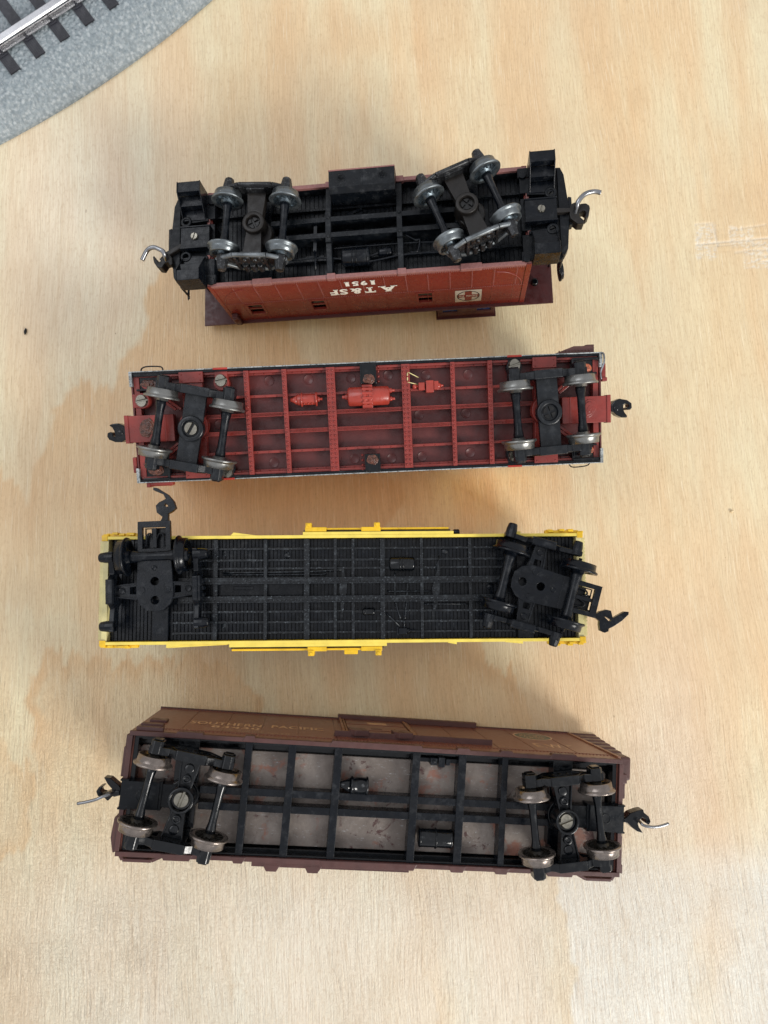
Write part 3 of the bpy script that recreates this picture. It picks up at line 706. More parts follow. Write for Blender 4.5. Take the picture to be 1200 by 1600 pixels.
    # ---- end platforms
    for s in (-1, 1):
        b = MB()
        out = [(50.9, -14.6), (59.8, -14.8), (61.4, -12), (62.3, -4), (62.6, 0), (62.3, 4), (61.4, 12), (60.2, 15.2), (50.9, 15.2)]
        b.prism([(s * x, y) for x, y in out], -2.6, -.9)
        b.prism([(s * x, y) for x, y in [(60.6, -13.8), (61.6, -12), (62.7, 0), (61.6, 12), (60.6, 14.4), (59.6, 14.4), (59.6, -13.8)]], -3.2, .3)
        b.prism([(s * 62.5, -4.4), (s * 63.5, -4.2), (s * 63.5, 4.6), (s * 62.5, 4.8)], -3, .0)
        for y in (13.6, -13.6):
            b.box(*sorted((s * 50.9, s * 47.7)), y - 1.5, y + 1.5, -3, .5); b.lathe((s * 49.2, y - .8, .4), (0, 0, 1), [(1.3, 0), (1.2, .5)], 14)
        for y in (5.9, -5.9):
            b.lathe((s * 57.2, y, -1.0), (0, 0, 1), [(1.9, 0), (1.8, 2.4), (1.6, 2.6), (.95, 2.6), (.9, .6), (.01, .6)], 22)
            b.beam((s * 50.2, y + (.5 if y > 0 else -.5), .3), (s * 56, y, .3), .9, 1.5)
        b.build('platform', BLKD, bevel=.12, **P)
        # draft gear box
        b = MB(); b.prism([(s * 49.2, -3.6), (s * 58.6, -3.6), (s * 58.6, 3.6), (s * 49.2, 3.6)], -1, 2.3); b.box(*sorted((s * 49.0, s * 58.8)), 3.3, 3.8, 0, 2.6); b.box(*sorted((s * 49.0, s * 58.8)), -3.8, -3.3, 0, 2.6)
        dg = b.build('coupler_box', BLK, bevel=.12, **P)
        screw_mb(1.15, 2.3, .65, 1, 1.2, .25).build('screw', SCREW, dg, (s * 54.0, .1, 0))
        if s > 0:
            screw_mb(.95, .2, 1.0, 1, .8, .3).build('screw', SCREWD, dg, (57.2, 5.9, 0)); screw_mb(.95, .2, 1.0, 1, .3, .3).build('screw', SCREWD, dg, (57.2, -5.9, 0))
        # step wells, open towards the car centre
        for q in (1, -1):
            xa, xb = (50.8, 58.4)
            prof = [(6.0, -.8), (15.9, -.8), (16.3, 6.9), (12.9, 6.9), (6.2, 1.2)]
            b = MB()
            for x in (xa, xb - .35): b.prismx([(q * y, z) for y, z in prof], *sorted((s * x, s * (x + .35))))
            for (ya, yb, z) in ((12.9, 16.3, 6.6), (9.6, 13.0, 3.9), (6.2, 9.7, 1.3)): b.box(*sorted((s * xa, s * xb)), *sorted((q * ya, q * yb)), z - .45, z)
            b.box(*sorted((s * xa, s * xb)), *sorted((q * 15.9, q * 16.2)), -.8, 6.6)
            for z in (1.4, 4.1): b.box(*sorted((s * xa, s * xb)), *sorted((q * (12.9 if z > 3 else 9.6), q * (13.2 if z > 3 else 9.9))), z, z + 2.4)
            b.build('step', BLK, bevel=.12, **P)
    # hand rails, ladders hanging below the platforms, smoke stack
    b = MB()
    for s in (1, -1):
        b.tube([(s * 60.2, 12, -9), (s * 60.2, -13.2, -9), (s * 60.0, -14.2, -8.4), (s * 59.9, -14.4, -2)], .35, 6)
        for y in (11.6, 4, -4): b.tube([(s * 60.3, y, -.6), (s * 60.1, y, -14), (s * 59.6, y, -27.4)], .35, 6)
    b.build('hand_rail', BLK, **P)
    b = MB(); b.lathe((60.2, -13.2, -12), (1, .1, 0), [(.5, 0), (3.2, .2), (3.2, .6), (.5, .8)], 22); b.lathe((60.6, -13.2, -12), (1, .1, 0), [(2.6, -.05), (2.6, .9)], 22); b.build('brake_wheel', BLK, **P)
    b = MB(); b.lathe((54.5, -9.5, -27.6), (0, 0, 1), [(1.2, 0), (1.2, 1.6), (.8, 1.8)], 16); b.build('roof_pin', BLKG, **P)
    b = MB(); b.box(-49.2, -47.2, -17.6, -16, -27, -20.5); b.lathe((-48.2, -17.2, -21.2), (0, 0, -1), [(.9, 0), (1.3, 1), (1.3, 3), (.7, 5)], 12); b.build('marker_lamp', CABM, bevel=.15, **P)
    # ---- lettering: painted on the long side facing us, so it reads upside down
    b = MB(); y = -16.06; RT = (-1, 0, 0); UP = (0, 0, -1)
    for txt, x0, x1, slab in (('A', 8.6, 3.3, [(-.08, .32, 0, .12), (.62, 1.08, 0, .12), (.3, .7, .94, 1.03)]), ('T', 1.9, -1.7, [(.22, .78, 0, .15), (0, .13, .66, .9), (.87, 1, .66, .9)]), ('&', -2.6, -6.4, False), ('S', -7.2, -9.8, [(0, .13, .02, .3), (.87, 1, .7, .98)]), ('F', -10.5, -13.0, [(-.12, .5, 0, .14), (-.12, .2, .87, 1)])):
        zz = -7.7 - (8.6 - x0) * .012
        text(b, txt, (x0, y, zz), RT, UP, x0 - x1, 3.9, 0, .035, slab)
    for txt, x0, x1, slab in (('1', 2.2, 1.0, [(-.12, 1.15, 0, .17)]), ('9', -.2, -2.3, False), ('5', -2.9, -5.0, False), ('1', -6.0, -7.2, [(-.12, 1.15, 0, .17)])):
        text(b, txt, (x0, y, -3.1), RT, UP, x0 - x1, 3.0, 0, .04, slab)
    b.build('lettering', WHITE, **P)
    b = MB()
    hx0, hx1, hz0, hz1 = 27.4, 36.1, -15.0, -23.6; cx, cz = (hx0 + hx1) / 2, (hz0 + hz1) / 2
    b.prismy([(hx0, hz0), (hx1, hz0), (hx1, hz1), (hx0, hz1)], -16.03, -15.99, 0)
    b.prismy(circ(cx, cz, 3.75, 36), -16.06, -16.02, 1, holes=[circ(cx, cz, 3.4, 36)])
    b.prismy([(cx - 1.15, cz - 3.4), (cx + 1.15, cz - 3.4), (cx + 1.15, cz + 3.4), (cx - 1.15, cz + 3.4)], -16.05, -16.01, 2)
    b.prismy([(cx - 3.35, cz - .95), (cx + 3.35, cz - .95), (cx + 3.35, cz + .95), (cx - 3.35, cz + .95)], -16.07, -16.02, 2)
    text(b, 'Santa Fe', (cx + 3.0, -16.09, cz + .6), RT, UP, 6.0, 1.25, 0, .02)
    b.build('emblem', [WHITG, BLKP, CABR], **P)
    # ---- couplers with curved trip pins
    for poly, shank, pin in (([(62.5, -0.1), (62.8, 1.1), (64.1, 1.8), (64.3, 0.7), (66.1, 1.1), (67.3, 1.1), (68.3, 0.3), (68.4, -0.6), (67.9, -3.0), (67.0, -3.8), (66.8, -3.3), (67.2, -1.7), (66.5, -1.1), (65.3, -1.6), (65.1, -2.8), (66.5, -4.4), (66.3, -5.4), (64.5, -5.3), (62.5, -3.4), (62.3, -2.3)],
                              [(57.0, .5), (63.0, -.1), (63.0, -1.3), (57.0, -1.2)], [(63.9, -1.9, 1), (64.3, -.6, 3.4), (64.6, 0.4, 4.2), (66.1, 2.1, 4.4), (67.8, 3.0, 4.3), (69.8, 3.3, 4.0), (71.4, 2.9, 3.8)]),
                             ([(-63.5, -4.4), (-62.4, -4.9), (-61.5, -6.3), (-61.3, -8.3), (-62.0, -8.8), (-62.8, -7.5), (-63.8, -7.8), (-64.8, -9.4), (-66.3, -9.1), (-67.5, -7.2), (-67.9, -5.4), (-67.5, -5.0), (-66.7, -6.2), (-66.0, -7.3), (-65.2, -7.0), (-65.7, -6.3), (-64.2, -4.7)],
                              [(-58.0, -1.2), (-58.0, -2.7), (-64.0, -6.2), (-64.9, -4.7)], [(-63.8, -7.1, 1), (-63.4, -5.9, 3.2), (-63.7, -4.9, 4.0), (-64.9, -4.2, 4.2), (-66.4, -3.5, 4.2), (-68.0, -3.6, 4.0), (-69.3, -4.5, 3.6), (-70.9, -6.9, 3.0)])):
        b = MB(); b.prism(poly, -1.8, 2.0); b.prism(shank, .3, 2.0)
        c = b.build('coupler', BROWNB, bevel=.25, **P)
        b = MB(); b.tube(pin, .72, 10); b.build('trip_pin', WIRE, c)
    wm = wheel_mesh('wheel', 5.0, [STEELL, WEBL], spokes=True); am = axle_mesh(BLK, 1.15)
    st = dict(kind='arch', zc=7.0, wb=18.2, bz=7.2, bmat=BROWNB, fmat=CASTG, wm=wm, am=am, fy=10.4, screw=(1.75, 7.0, .9, 2, .5, SCREWD))
    truck(cab, H, -33.3, -.1, -4.7, st); truck(cab, H, 31.6, .4, 20.5, st)
caboose()

# ================================================================== red framed boxcar (second)
def red_car():
    H = 40.3
    car = thing('model_boxcar', 'model boxcar upside down with red-brown riveted underframe, orange tanks and silver edged sides', 'model boxcar', (6.4, 38.57, 42.57), (R(8.9), R(-2.28), R(2.62)), H)
    P = dict(parent=car, loc=(0, 0, H))
    b = MB()
    for s in (1, -1): b.box(-70.9, 70.9, *sorted((s * 16.3, s * 16.6)), -37.5, -.5)
    b.build('body', ORY, bevel=.05, **P)
    for s in (1, -1): b = MB(); b.box(*sorted((s * 70.5, s * 71.0)), -16.25, 16.25, -37.5, -.9); b.build('end_wall', REDD, bevel=.05, **P)
    b = MB()   # worn silver edge
    for s in (1, -1):
        b.box(-71.2, 71.2, *sorted((s * 16.42, s * 16.75)), -.5, 0)
        b.box(*sorted((s * 70.3, s * 71.25)), 12.2, 16.7, -6, .05); b.box(*sorted((s * 70.3, s * 71.25)), -16.7, -12.2, -6, .05)
    b.build('edge_trim', FOIL, bevel=.12, **P)
    for s in (1, -1): b = MB(); b.box(-70.4, 70.4, *sorted((s * 15.7, s * 16.46)), -6, -.35); b.build('inner_liner', BLK, **P)
    b = MB(); b.prismx([(17.1, -37.3), (-17.1, -37.3), (-17.1, -37.9), (0, -39.4), (17.1, -37.9)], -71.4, 71.4); b.box(-71, 71, -2.6, 2.6, -40.3, -39)
    b.build('roof', BOXP, bevel=.1, **P)
    # floor pan + ejector rings
    b = MB(); b.box(-70.2, 70.2, -15.7, 15.7, -4.9, -4.3)
    rr = random.Random(5)
    for x, y in ((-18, 12.5), (-30, 12.6), (-5, 12.4), (6.5, 12.8), (-30, -12.4), (-5, -12.3), (6.5, -12.6), (16, -12.5), (31, -12), (15.5, .3), (30, .2), (-46, 0), (18, 12.3), (31, 12)):
        b.lathe((x, y, -4.32), (0, 0, 1), [(1.55, 0), (1.55, .13), (1.4, .15), (1.3, .06), (.01, .06)], 18)
    for txt, x, y, wd, h in (('VARNEY', -4.6, -.8, 11.6, 2.2), ('P.S.49', -3.8, -7.2, 7.6, 1.9)):
        text(b, txt, (x, y, -4.27), (1, 0, 0), (0, 1, 0), wd, h, 0, .0)
    b.build('floor', REDD, **P)
    b = MB()
    for y in (2.3, -2.9):
        b.box(-49.7, 50.5, y - .55, y + .55, -4.1, -.55); b.box(-49.7, 50.5, y - .62, y + .62, -.9, -.55)
    b.build('center_sill', REDB, bevel=.1, **P)
    for y in (8.1, -8.8):
        b = MB(); b.box(-49.7, 50.5, y - .3, y + .3, -4.1, -2.4); b.box(-49.7, 50.5, y - .55, y + .2, -2.5, -2.1)
        for x in np.arange(-48, 50, 3.4): b.rivet((x, y - .35, -2.1), .25, .2)
        b.build('stringer', REDB, bevel=.06, **P)
    for s in (1, -1):
        b = MB(); b.box(-70, 70, *sorted((s * 14.9, s * 15.65)), -4, -1.0); b.box(-70, 70, *sorted((s * 14.3, s * 15.0)), -3.0, -2.4)
        for x in np.arange(-66, 68, 2.9): b.rivet((x, s * 14.6, -2.4), .25, .2)
        b.build('side_sill', REDB, bevel=.08, **P)
    for x, wd in ((-36.3, 1.5), (-24.9, 1.4), (-11.0, 2.6), (11.6, 2.5), (25.8, 1.3), (37.1, 1.4)):
        b = MB(); b.box(x - wd / 2, x + wd / 2, -15.6, 15.6, -.55, 0); b.box(x - .4, x + .4, -15.3, 15.3, -4, -.5)
        cols = (-.6, .6) if wd > 2 else (-.05,)
        for c in cols:
            for j in range(22): b.rivet((x + c, -14.6 + j * 1.39, 0), .42, .42)
        b.build('cross_bearer', REDB, bevel=.08, **P)
    for x in (-52.7, 53.6):
        b = MB(); b.box(x - 3.1, x + 3.1, -15.7, 15.7, -3.6, -.6); b.box(x - 3.6, x + 3.6, -15.9, -12.7, -.7, .2); b.box(x - 3.6, x + 3.6, 12.7, 15.9, -.7, .2)
        for s in (1, -1):
            for q in (-2.8, 2.8):
                for j in range(2): b.rivet((x + q, s * (13.4 + j * 1.8), .2), .28, .2)
                for j in range(7): b.rivet((x + q, s * (4 + j * 1.2), -.6), .26, .2)
        b.lathe((x, 0, -.7), (0, 0, 1), [(4.6, 0), (4.3, 2.0)], 24)
        b.build('body_bolster', REDB, bevel=.15, **P)
    for s in (-1, 1):
        for q in (1, -1):
            b = MB()
            for off in (0, 1.6): b.beam((s * (56.6 + off), q * 5.0, -1.6), (s * (66.0 + off), q * 12.4, -1.6), .8, 1.2)
            for j in range(6): b.rivet((s * (57.6 + j * 1.75), q * (5.2 + j * 1.37), -1.0), .26, .2)
            b.build('corner_brace', REDB, bevel=.1, **P)
        b = MB(); b.box(*sorted((s * 68.6, s * 70.3)), -15, 15, -4, -1.2); b.build('end_sill', REDB, bevel=.1, **P)
        b = MB(); x0, x1 = s * 58.6, s * 73.0
        b.box(*sorted((x0, x1)), -4.4, 3.6, -2.2, .8); b.box(*sorted((s * 72.1, s * 73.3)), -4.6, 3.8, -2.4, 1.1); b.box(*sorted((s * 60.9, s * 61.3)), -4.4, 3.6, .7, 1.0)
        dg = b.build('coupler_box', REDB, bevel=.25, **P)
        b = MB(); rg = random.Random(4 + s)
        n = 14; cx = s * 66.6
        for layer, (sc, hh) in enumerate(((1, .18), (.7, .42), (.35, .5))):
            ring = [(cx + sc * 2.3 * math.cos(a) * rg.uniform(.8, 1.15) + sc * .5 * math.sin(a), -.2 + sc * 3.0 * math.sin(a) * rg.uniform(.85, 1.1)) for a in [2 * math.pi * i / n for i in range(n)]]
            b.prism(ring, .7, .8 + hh)
        b.build('glue_blob', GLUE if s < 0 else REDB, dg, bevel=.2)
    # tanks and valve, bright orange red
    b = MB(); tank(b, -21.7, -15.2, 6.3, -.6, 1.65, [(-20.3, .6, .5), (-15.9, .6, .5)]); b.lathe((-21.5, 6.3, -.6), (-1, 0, 0), [(1.5, 0), (.7, 1.2), (.5, 1.9)], 12); b.lathe((-15.2, 6.3, -.6), (1, 0, 0), [(.8, 0), (.8, .5), (.35, .6), (.35, 1.4)], 10)
    for x in (-19.2, -18.0, -16.9): b.rivet((x, 5.0, .6), .3, .3)
    b.box(-19.8, -16, 5.6, 7, -4.1, -1); b.build('reservoir', ORG, **P)
    b = MB(); tank(b, -6.2, 6.6, 6.5, -.2, 2.85, []); b.lathe((-6.2, 6.5, -.2), (-1, 0, 0), [(.9, 0), (.8, .6), (.5, .8), (.5, 1.6)], 10)
    for y, z in ((7.9, .8), (5.4, .8), (7.9, -1)): b.lathe((6.2, y, z), (1, 0, 0), [(.7, 0), (.7, 1.0), (.4, 1.1), (.4, 1.9)], 10)
    b.lathe((-1.5, 6.5, -.2), (1, 0, 0), [(2.9, 0), (3.2, .1), (3.2, .9), (2.95, 1), (2.95, 1.7), (3.2, 1.8), (3.2, 2.6), (2.9, 2.7)], 24)
    for i in range(14):
        a = 2 * math.pi * i / 14; b.beam((-1.7, 6.5 + 3.2 * math.cos(a), -.2 + 3.2 * math.sin(a)), (1.4, 6.5 + 3.2 * math.cos(a), -.2 + 3.2 * math.sin(a)), .7, .5)
    b.box(-1.8, 1.5, 2.7, 10.2, -4, -2.6); b.build('air_reservoir', ORG, bevel=.1, **P)
    b = MB(); b.box(15.4, 17.3, 7.6, 9.9, -4, .2); b.box(17.6, 19.9, 6.8, 10.4, -4, .7); b.box(20.0, 21.4, 7.6, 10.2, -4, .3)
    b.lathe((13.6, 8.8, -.9), (1, 0, 0), [(.4, 0), (.8, .3), (.8, 1.0), (.4, 1.3), (.4, 1.9)], 10); b.lathe((21.3, 8.8, -.9), (1, 0, 0), [(1.1, 0), (.7, .8), (.35, .9), (.35, 1.7)], 10)
    b.build('brake_valve', ORG, bevel=.25, **P)
    b = MB(); b.tube([(12.2, 13.2, .2), (12.1, 10.2, .2)], .18, 6); b.tube([(12.2, 13.2, .2), (15.6, 11.5, -1.5)], .15, 6); b.tube([(12.1, 10.2, .2), (15.2, 9.4, -1)], .15, 6); b.build('bent_wire', CRM, **P)
    # clips and screws
    for (xa, xb, ya, yb, nm) in ((-2.1, 2.8, 10.2, 16.2, 0), (-1.8, 2.9, -16.4, -10.9, 0)):
        b = MB(); b.box(xa, xb, ya, yb, -3.5, .5); b.box(xa, xa + .5, ya, yb, .4, .8); b.box(xb - .5, xb, ya, yb, .4, .8)
        cl = b.build('clip', BLKG, bevel=.15, **P)
        b = MB(); rg = random.Random(9)
        yc = 11.6 if ya > 0 else -12.6
        for sc, hh in ((1, .2), (.72, .5), (.4, .8)): b.prism([(.5 + sc * 1.9 * math.cos(2 * math.pi * i / 11) * rg.uniform(.85, 1.15), yc + sc * 1.6 * math.sin(2 * math.pi * i / 11) * rg.uniform(.85, 1.15)) for i in range(11)], .4, .5 + hh)
        b.build('glue_blob', GLUE, cl, bevel=.2)
    for x in (3.4, -2.5):
        b = MB()
        for j in range(4): b.rivet((x, (-11.2 if x < 0 else 10.8) - (j * 1.5 if x < 0 else -j * 1.5), -.9), .4, .5)
        b.build('lug_row', REDB, kind='stuff', **P)
    for (x, y, ang, tab) in ((-43.9, 13.0, .2, 1), (-68.0, 8.0, .15, 0), (-43.9, -14.4, .7, 1), (44.6, 13.9, .3, 1), (44.0, -13.4, .3, 1)):
        b = MB()
        if tab:
            s = 1 if y > 0 else -1
            b.box(x - 1.9, x + 1.9, *sorted((y - s * 2.2, s * 16.3)), -3.6, -.8); b.lathe((x, y - s * .6, -3), (0, 0, 1), [(2.4, 0), (2.3, 2.5)], 20)
            b.box(x - 2.2, x + 2.2, *sorted((s * 16.25, s * 16.85)), -3, .1, 1)
            cm = REDB if x < 0 and y > 0 else BLK
        else:
            b.box(-70.8, -67.6, y - 2, y + 2, -3, -.6); b.lathe((x, y, -3), (0, 0, 1), [(2.4, 0), (2.3, 2.6)], 20); cm = REDB
        tb = b.build('mounting_tab', [cm, REDT], bevel=.12, **P)
        screw_mb(1.85, -.8, 1.3, 1, ang, .4).build('screw', SCREW, tb, (x, y, 0))
    # black corner plates
    for (x, y, gl) in ((-66, 13.4, 0), (-65.4, -13.6, 0), (66.2, 12.8, 1), (66.0, -13.2, 1)):
        b = MB(); s = 1 if y > 0 else -1; q = 1 if x > 0 else -1
        b.box(x - 4, x + 4, *sorted((y - s * 2.3, y + s * 2.4)), -3.4, -1.6); b.box(x - 4, x + 4, *sorted((y + s * 1.7, y + s * 2.5)), -3.4, -.2); b.box(*sorted((x - q * 4.2, x - q * 3.4)), y - 2.3, y + 2.3, -3, -.4); b.box(x - 3.5, x + 3.5, *sorted((y - s * 2.5, y - s * 1.9)), -3.4, -.6)
        cp = b.build('corner_plate', BLKG, bevel=.2, **P)
        b = MB(); rg = random.Random(int(x + y))
        for sc, hh in ((1, .4), (.7, .8), (.35, 1.1)): b.prism([(x + sc * 2.5 * math.cos(2 * math.pi * i / 12) * rg.uniform(.8, 1.2), y - s * .6 + sc * 1.6 * math.sin(2 * math.pi * i / 12) * rg.uniform(.8, 1.2)) for i in range(12)], -1.7, -1.6 + hh)
        b.build('glue_blob', GLUEO if gl else GLUE, cp, bevel=.25)
    # wire grab irons, steps, ladder
    b = MB(); b.tube([(-67.5, 16.4, -.5), (-67.3, 17.4, -.3), (-65.8, 18.0, -.2), (-62.0, 17.9, -.2), (-61.0, 17.3, -.3), (-61.2, 16.3, -.5)], .22, 6); b.build('grab_iron', BLK, **P)
    b = MB(); b.tube([(60.8, -16.4, -.5), (61.1, -17.3, -.3), (62.4, -17.7, -.2), (66.0, -17.4, -.2), (67.2, -16.6, -.5)], .2, 6); b.build('grab_iron', BLK, **P)
    b = MB(); b.box(-68.6, -60.8, -17.7, -16.7, -2.2, -1.2); b.box(-68.8, -67.6, -18.2, -16.6, -5, -1); b.box(-62.2, -61.4, -18.0, -16.6, -6, -1.4); b.box(-67.6, -62, -18.1, -17.4, -5, -4.2)
    b.build('stirrup_step', REDB, bevel=.2, **P)
    b = MB(); b.box(-72.4, -71.2, -13.6, -8.8, -4, -.9); b.box(-72.2, -71.2, -12.6, -9.6, -6, -1.4); b.build('end_bracket', REDB, bevel=.3, **P)
    b = MB(); b.prism([(56.6, 16.7), (63.0, 18.9), (68.0, 18.8), (69.2, 18.3), (69.0, 16.7)], -2.4, -1.4)
    for x in np.arange(58.5, 68, 1.0): b.rivet((x, 17.5, -1.4), .25, .25)
    b.box(66.8, 69.2, 16.7, 19.2, -5, -1.6); b.build('side_ladder', BOXP, bevel=.12, **P)
    b = MB(); b.box(71.3, 72.6, 8.2, 13.4, -2.4, -1.2); b.box(71.3, 72.9, 8.0, 9.2, -3, -.8); b.build('end_bracket', REDB, bevel=.2, **P)
    b = MB(); b.tube([(70.9, 16.4, .3), (71.5, 15.9, .4), (71.6, 13.4, .2), (70.6, 10.6, 0), (70.9, 8.6, -.3)], .3, 6); b.build('bent_edge_wire', WIRE, **P)
    # couplers
    for poly, sh in (([(73.4, 0.6), (74.4, 1.9), (76.0, 2.5), (78.3, 2.0), (79.7, 1.0), (79.8, -0.4), (79.3, -1.0), (78.3, -1.0), (78.2, -0.3), (78.9, -0.1), (78.8, 0.7), (77.7, 1.0), (77.2, 0.5), (77.2, -0.7), (77.5, -1.6), (78.3, -2.7), (78.3, -3.3), (76.7, -3.2), (75.2, -2.5), (74.2, -1.5), (73.4, -1.3)], (72.4, 75.4)),
                     ([(-72.8, 0.0), (-73.8, 1.0), (-75.2, 1.6), (-77.0, 1.5), (-78.0, 1.1), (-77.1, 0.4), (-76.6, -0.6), (-76.3, -1.9), (-76.4, -2.5), (-77.1, -2.1), (-77.1, -1.1), (-77.9, -0.9), (-78.6, -1.2), (-78.8, -2.2), (-78.3, -3.2), (-76.5, -4.0), (-74.6, -4.1), (-73.4, -3.4), (-72.9, -2.1)], (-75.0, -72.4))):
        b = MB(); b.prism(poly, -2.6, 1.0); ym = -.4 if sh[0] > 0 else -1.2
        b.box(sh[0], sh[1], ym - .9, ym + .9, -2, .4); b.lathe(((sh[0] + sh[1]) / 2 + (1 if sh[0] > 0 else -1), ym, .9), (0, 0, 1), [(1.0, 0), (.8, .5), (.01, .6)], 14)
        b.build('coupler', BLKG, bevel=.35, **P)
    wm = wheel_mesh('wheel', 5.25, [STEEL, STEEL]); am = axle_mesh(BLK, 1.2)
    st = dict(kind='flat', zc=5.0, wb=19.3, bz=4.6, bmat=FRAMEG, fmat=FRAMEG, wm=wm, am=am, fy=9.9, screw=(2.0, 4.1, 1.1, 1, 1.2, SCREW))
    truck(car, H, -52.6, -1.0, -12.4, st)
    st2 = dict(st); st2['screw'] = (1.9, 4.1, .9, 2, .3, SCREWD)
    truck(car, H, 53.6, -.8, 3.0, st2)
red_car()

# ================================================================== yellow boxcar (third)
def yellow_car():
    H = 41.0
    car = thing('model_boxcar', 'yellow model boxcar upside down with black planked underside and loose plastic trucks', 'model boxcar', (-1.21, -12.78, 44.49), (R(-2.09), R(-2.36), R(.43)), H)
    P = dict(parent=car, loc=(0, 0, H))
    b = MB()
    for s in (1, -1): b.box(-71.0, 71.0, *sorted((s * 15.1, s * 15.9)), -38.5, -.25)
    b.build('body', YEL, bevel=.08, **P)
    b = MB()
    for s in (1, -1): b.box(-71.0, 71.0, *sorted((s * 15.05, s * 15.95)), -.4, 0)
    for xa, xb in ((-52, -47.8), (47.8, 53), (30.8, 33.4)): b.prism([(xa, -15.9), (xb, -15.9), (xb, -16.6 if xa > 0 else -16.2), (xa, -16.1 if xa > 0 else -16.9)], -2, -.1)
    b.prism([(-33.6, 15.9), (-32.6, 16.9), (-26, 16.0), (-26, 15.9)], -2, -.1); b.prism([(49.6, 15.9), (49.6, 16.6), (53, 16.6), (53, 15.9)], -2, -.1); b.prism([(-51.8, -15.9), (-51.8, -17), (-34, -16.2), (-33.6, -15.9)], -2.2, -.6)
    b.build('side_sill', CRML, bevel=.1, **P)
    for s in (1, -1):
        b = MB(); b.box(*sorted((s * 69.6, s * 71.2)), -15.1, 15.1, -38.5, -.3); b.box(*sorted((s * 71.2, s * 72.3)), -14.6, 14.6, -5.5, -1.2)
        for i in range(30): b.box(*sorted((s * 72.3, s * 72.8)), -14.4 + i * .98, -14.4 + i * .98 + .6, -4, -2)
        b.build('end_wall', CRM, bevel=.1, **P)
    b = MB(); b.prismx([(16.4, -38.2), (-16.4, -38.2), (-16.4, -38.8), (0, -40.2), (16.4, -38.8)], -71.4, 71.4); b.box(-71, 71, -2.4, 2.4, -41, -39.8); b.build('roof', CRM, bevel=.1, **P)
    # door hardware both sides
    for s, xa, xb, lat in ((1, -12.0, 32.2, ((-11.4, -5.0), (5.4, 11.2))), (-1, -33.6, 12.0, ((-10.6, -5.0), (5.2, 11.4)))):
        b = MB(); b.box(xa, xb + .8, *sorted((s * 15.9, s * 16.9)), -3.0, -.1); b.box(xa, xb, *sorted((s * 16.9, s * 17.6)), -3.2, -2.2, 1); b.box(xa + .6, xb - .6, *sorted((s * 17.5, s * 18.1)), -3.2, -.9, 2)
        dt = b.build('door_track', [CRML, mat('dark_groove', '4a4322', .5) if s > 0 else bpy.data.materials['dark_groove'], YEL], bevel=.1, **P)
        for a, c in lat:
            b = MB(); b.box(a, c, *sorted((s * 17.0, s * 18.3)), -2.9, -.2); e = a + .2 if (a < -8) else c - 2
            b.box(e, e + 1.8, *sorted((s * 18.0, s * 19.6)), -3.6, .1); b.lathe((e + .9, s * 19.0, 0), (0, 0, 1), [(.6, 0), (.5, .4)], 10)
            b.build('door_latch', YEL, dt, bevel=.15)
        b = MB(); b.box(-11, 11.5, *sorted((s * 16.0, s * 16.6)), -37, -3.2); b.build('door', YEL, bevel=.1, **P)
    b = MB(); b.box(0.2, 4.2, -19.3, -18.0, -3, -.8); b.build('door_handle', YEL, bevel=.15, **P)
    b = MB(); b.lathe((34, 16.6, -2.2), (1, 0, 0), [(.6, -1.0), (.9, -.7), (.9, .7), (.6, 1)], 12); b.build('brake_lever_end', BLK, **P)
    # corner steps, broken and rough
    for s in (1, -1):
        for q in (1, -1):
            b = MB(); rg = random.Random(20 + s * 3 + q)
            b.box(*sorted((s * 60.5, s * 70.5)), *sorted((q * 16.0, q * 16.9)), -2.4, -.9); b.box(*sorted((s * 69.8, s * 71.6)), *sorted((q * 14.6, q * 16.3)), -3.2, .12)
            for i in range(6): x = s * rg.uniform(61, 71); y = q * rg.uniform(16.1, 17.0); b.box(x - .8, x + .8, y - .35, y + .35, -2.8, -.3 + rg.uniform(0, .3))
            b.build('stirrup_step', YEL, bevel=.15, **P)
    # ---- black floor
    b = MB(); b.box(-69.5, 69.5, -15.0, 15.0, -4.2, -3.4)
    k = -69.3
    while k < 69:
        b.box(k, k + .82, -14.9, 14.9, -3.5, -2.75 + random.uniform(-.08, .08)); k += 1.1
    b.build('floor_boards', BLK, kind='stuff', **P)
    for y in (12.0, 8.6, 6.1, -6.7, -9.8, -12.9):
        b = MB(); b.box(-51, 51, y - .33, y + .33, -3.2, -2.1); b.build('stringer', BLKW, bevel=.08, **P)
    for y in (2.5, -3.0):
        b = MB(); b.box(-49, 49, y - .85, y + .85, -3.2, -.5); b.box(-49, 49, y - .95, y - .6, -.6, -.1); b.box(-49, 49, y + .6, y + .95, -.6, -.25)
        for x in np.arange(-47, 48, 1.3): b.rivet((x, y - .3, -.35), .16, .1)
        b.build('center_sill', BLKW, bevel=.08, **P)
    for x, wd in ((-38.1, 1.3), (-23.2, .95), (-10.9, 1.6), (-2.4, .8), (2.9, .8), (11.7, 1.4), (23.4, .95), (37.9, 1.0)):
        b = MB(); b.box(x - wd / 2, x + wd / 2, -14.9, 14.9, -3.2, -1.15)
        if wd > 1.2:
            for y in (7.5, -7.7): b.lathe((x, y, -1.2), (0, 0, 1), [(.85, 0), (.8, .25)], 12)
        b.build('cross_bearer', BLKW, bevel=.08, **P)
    for x in (-54.2, 54.2):
        b = MB(); b.box(x - 2.3, x + 2.3, -15.0, 15.0, -3.2, -1.2); b.lathe((x, 0, -1.2), (0, 0, 1), [(3, 0), (3, 2)], 20)
        for y in (-12, 10): b.rivet((x + .5, y, -1.2), .3, .2)
        b.build('body_bolster', BLK, bevel=.1, **P)
    b = MB()
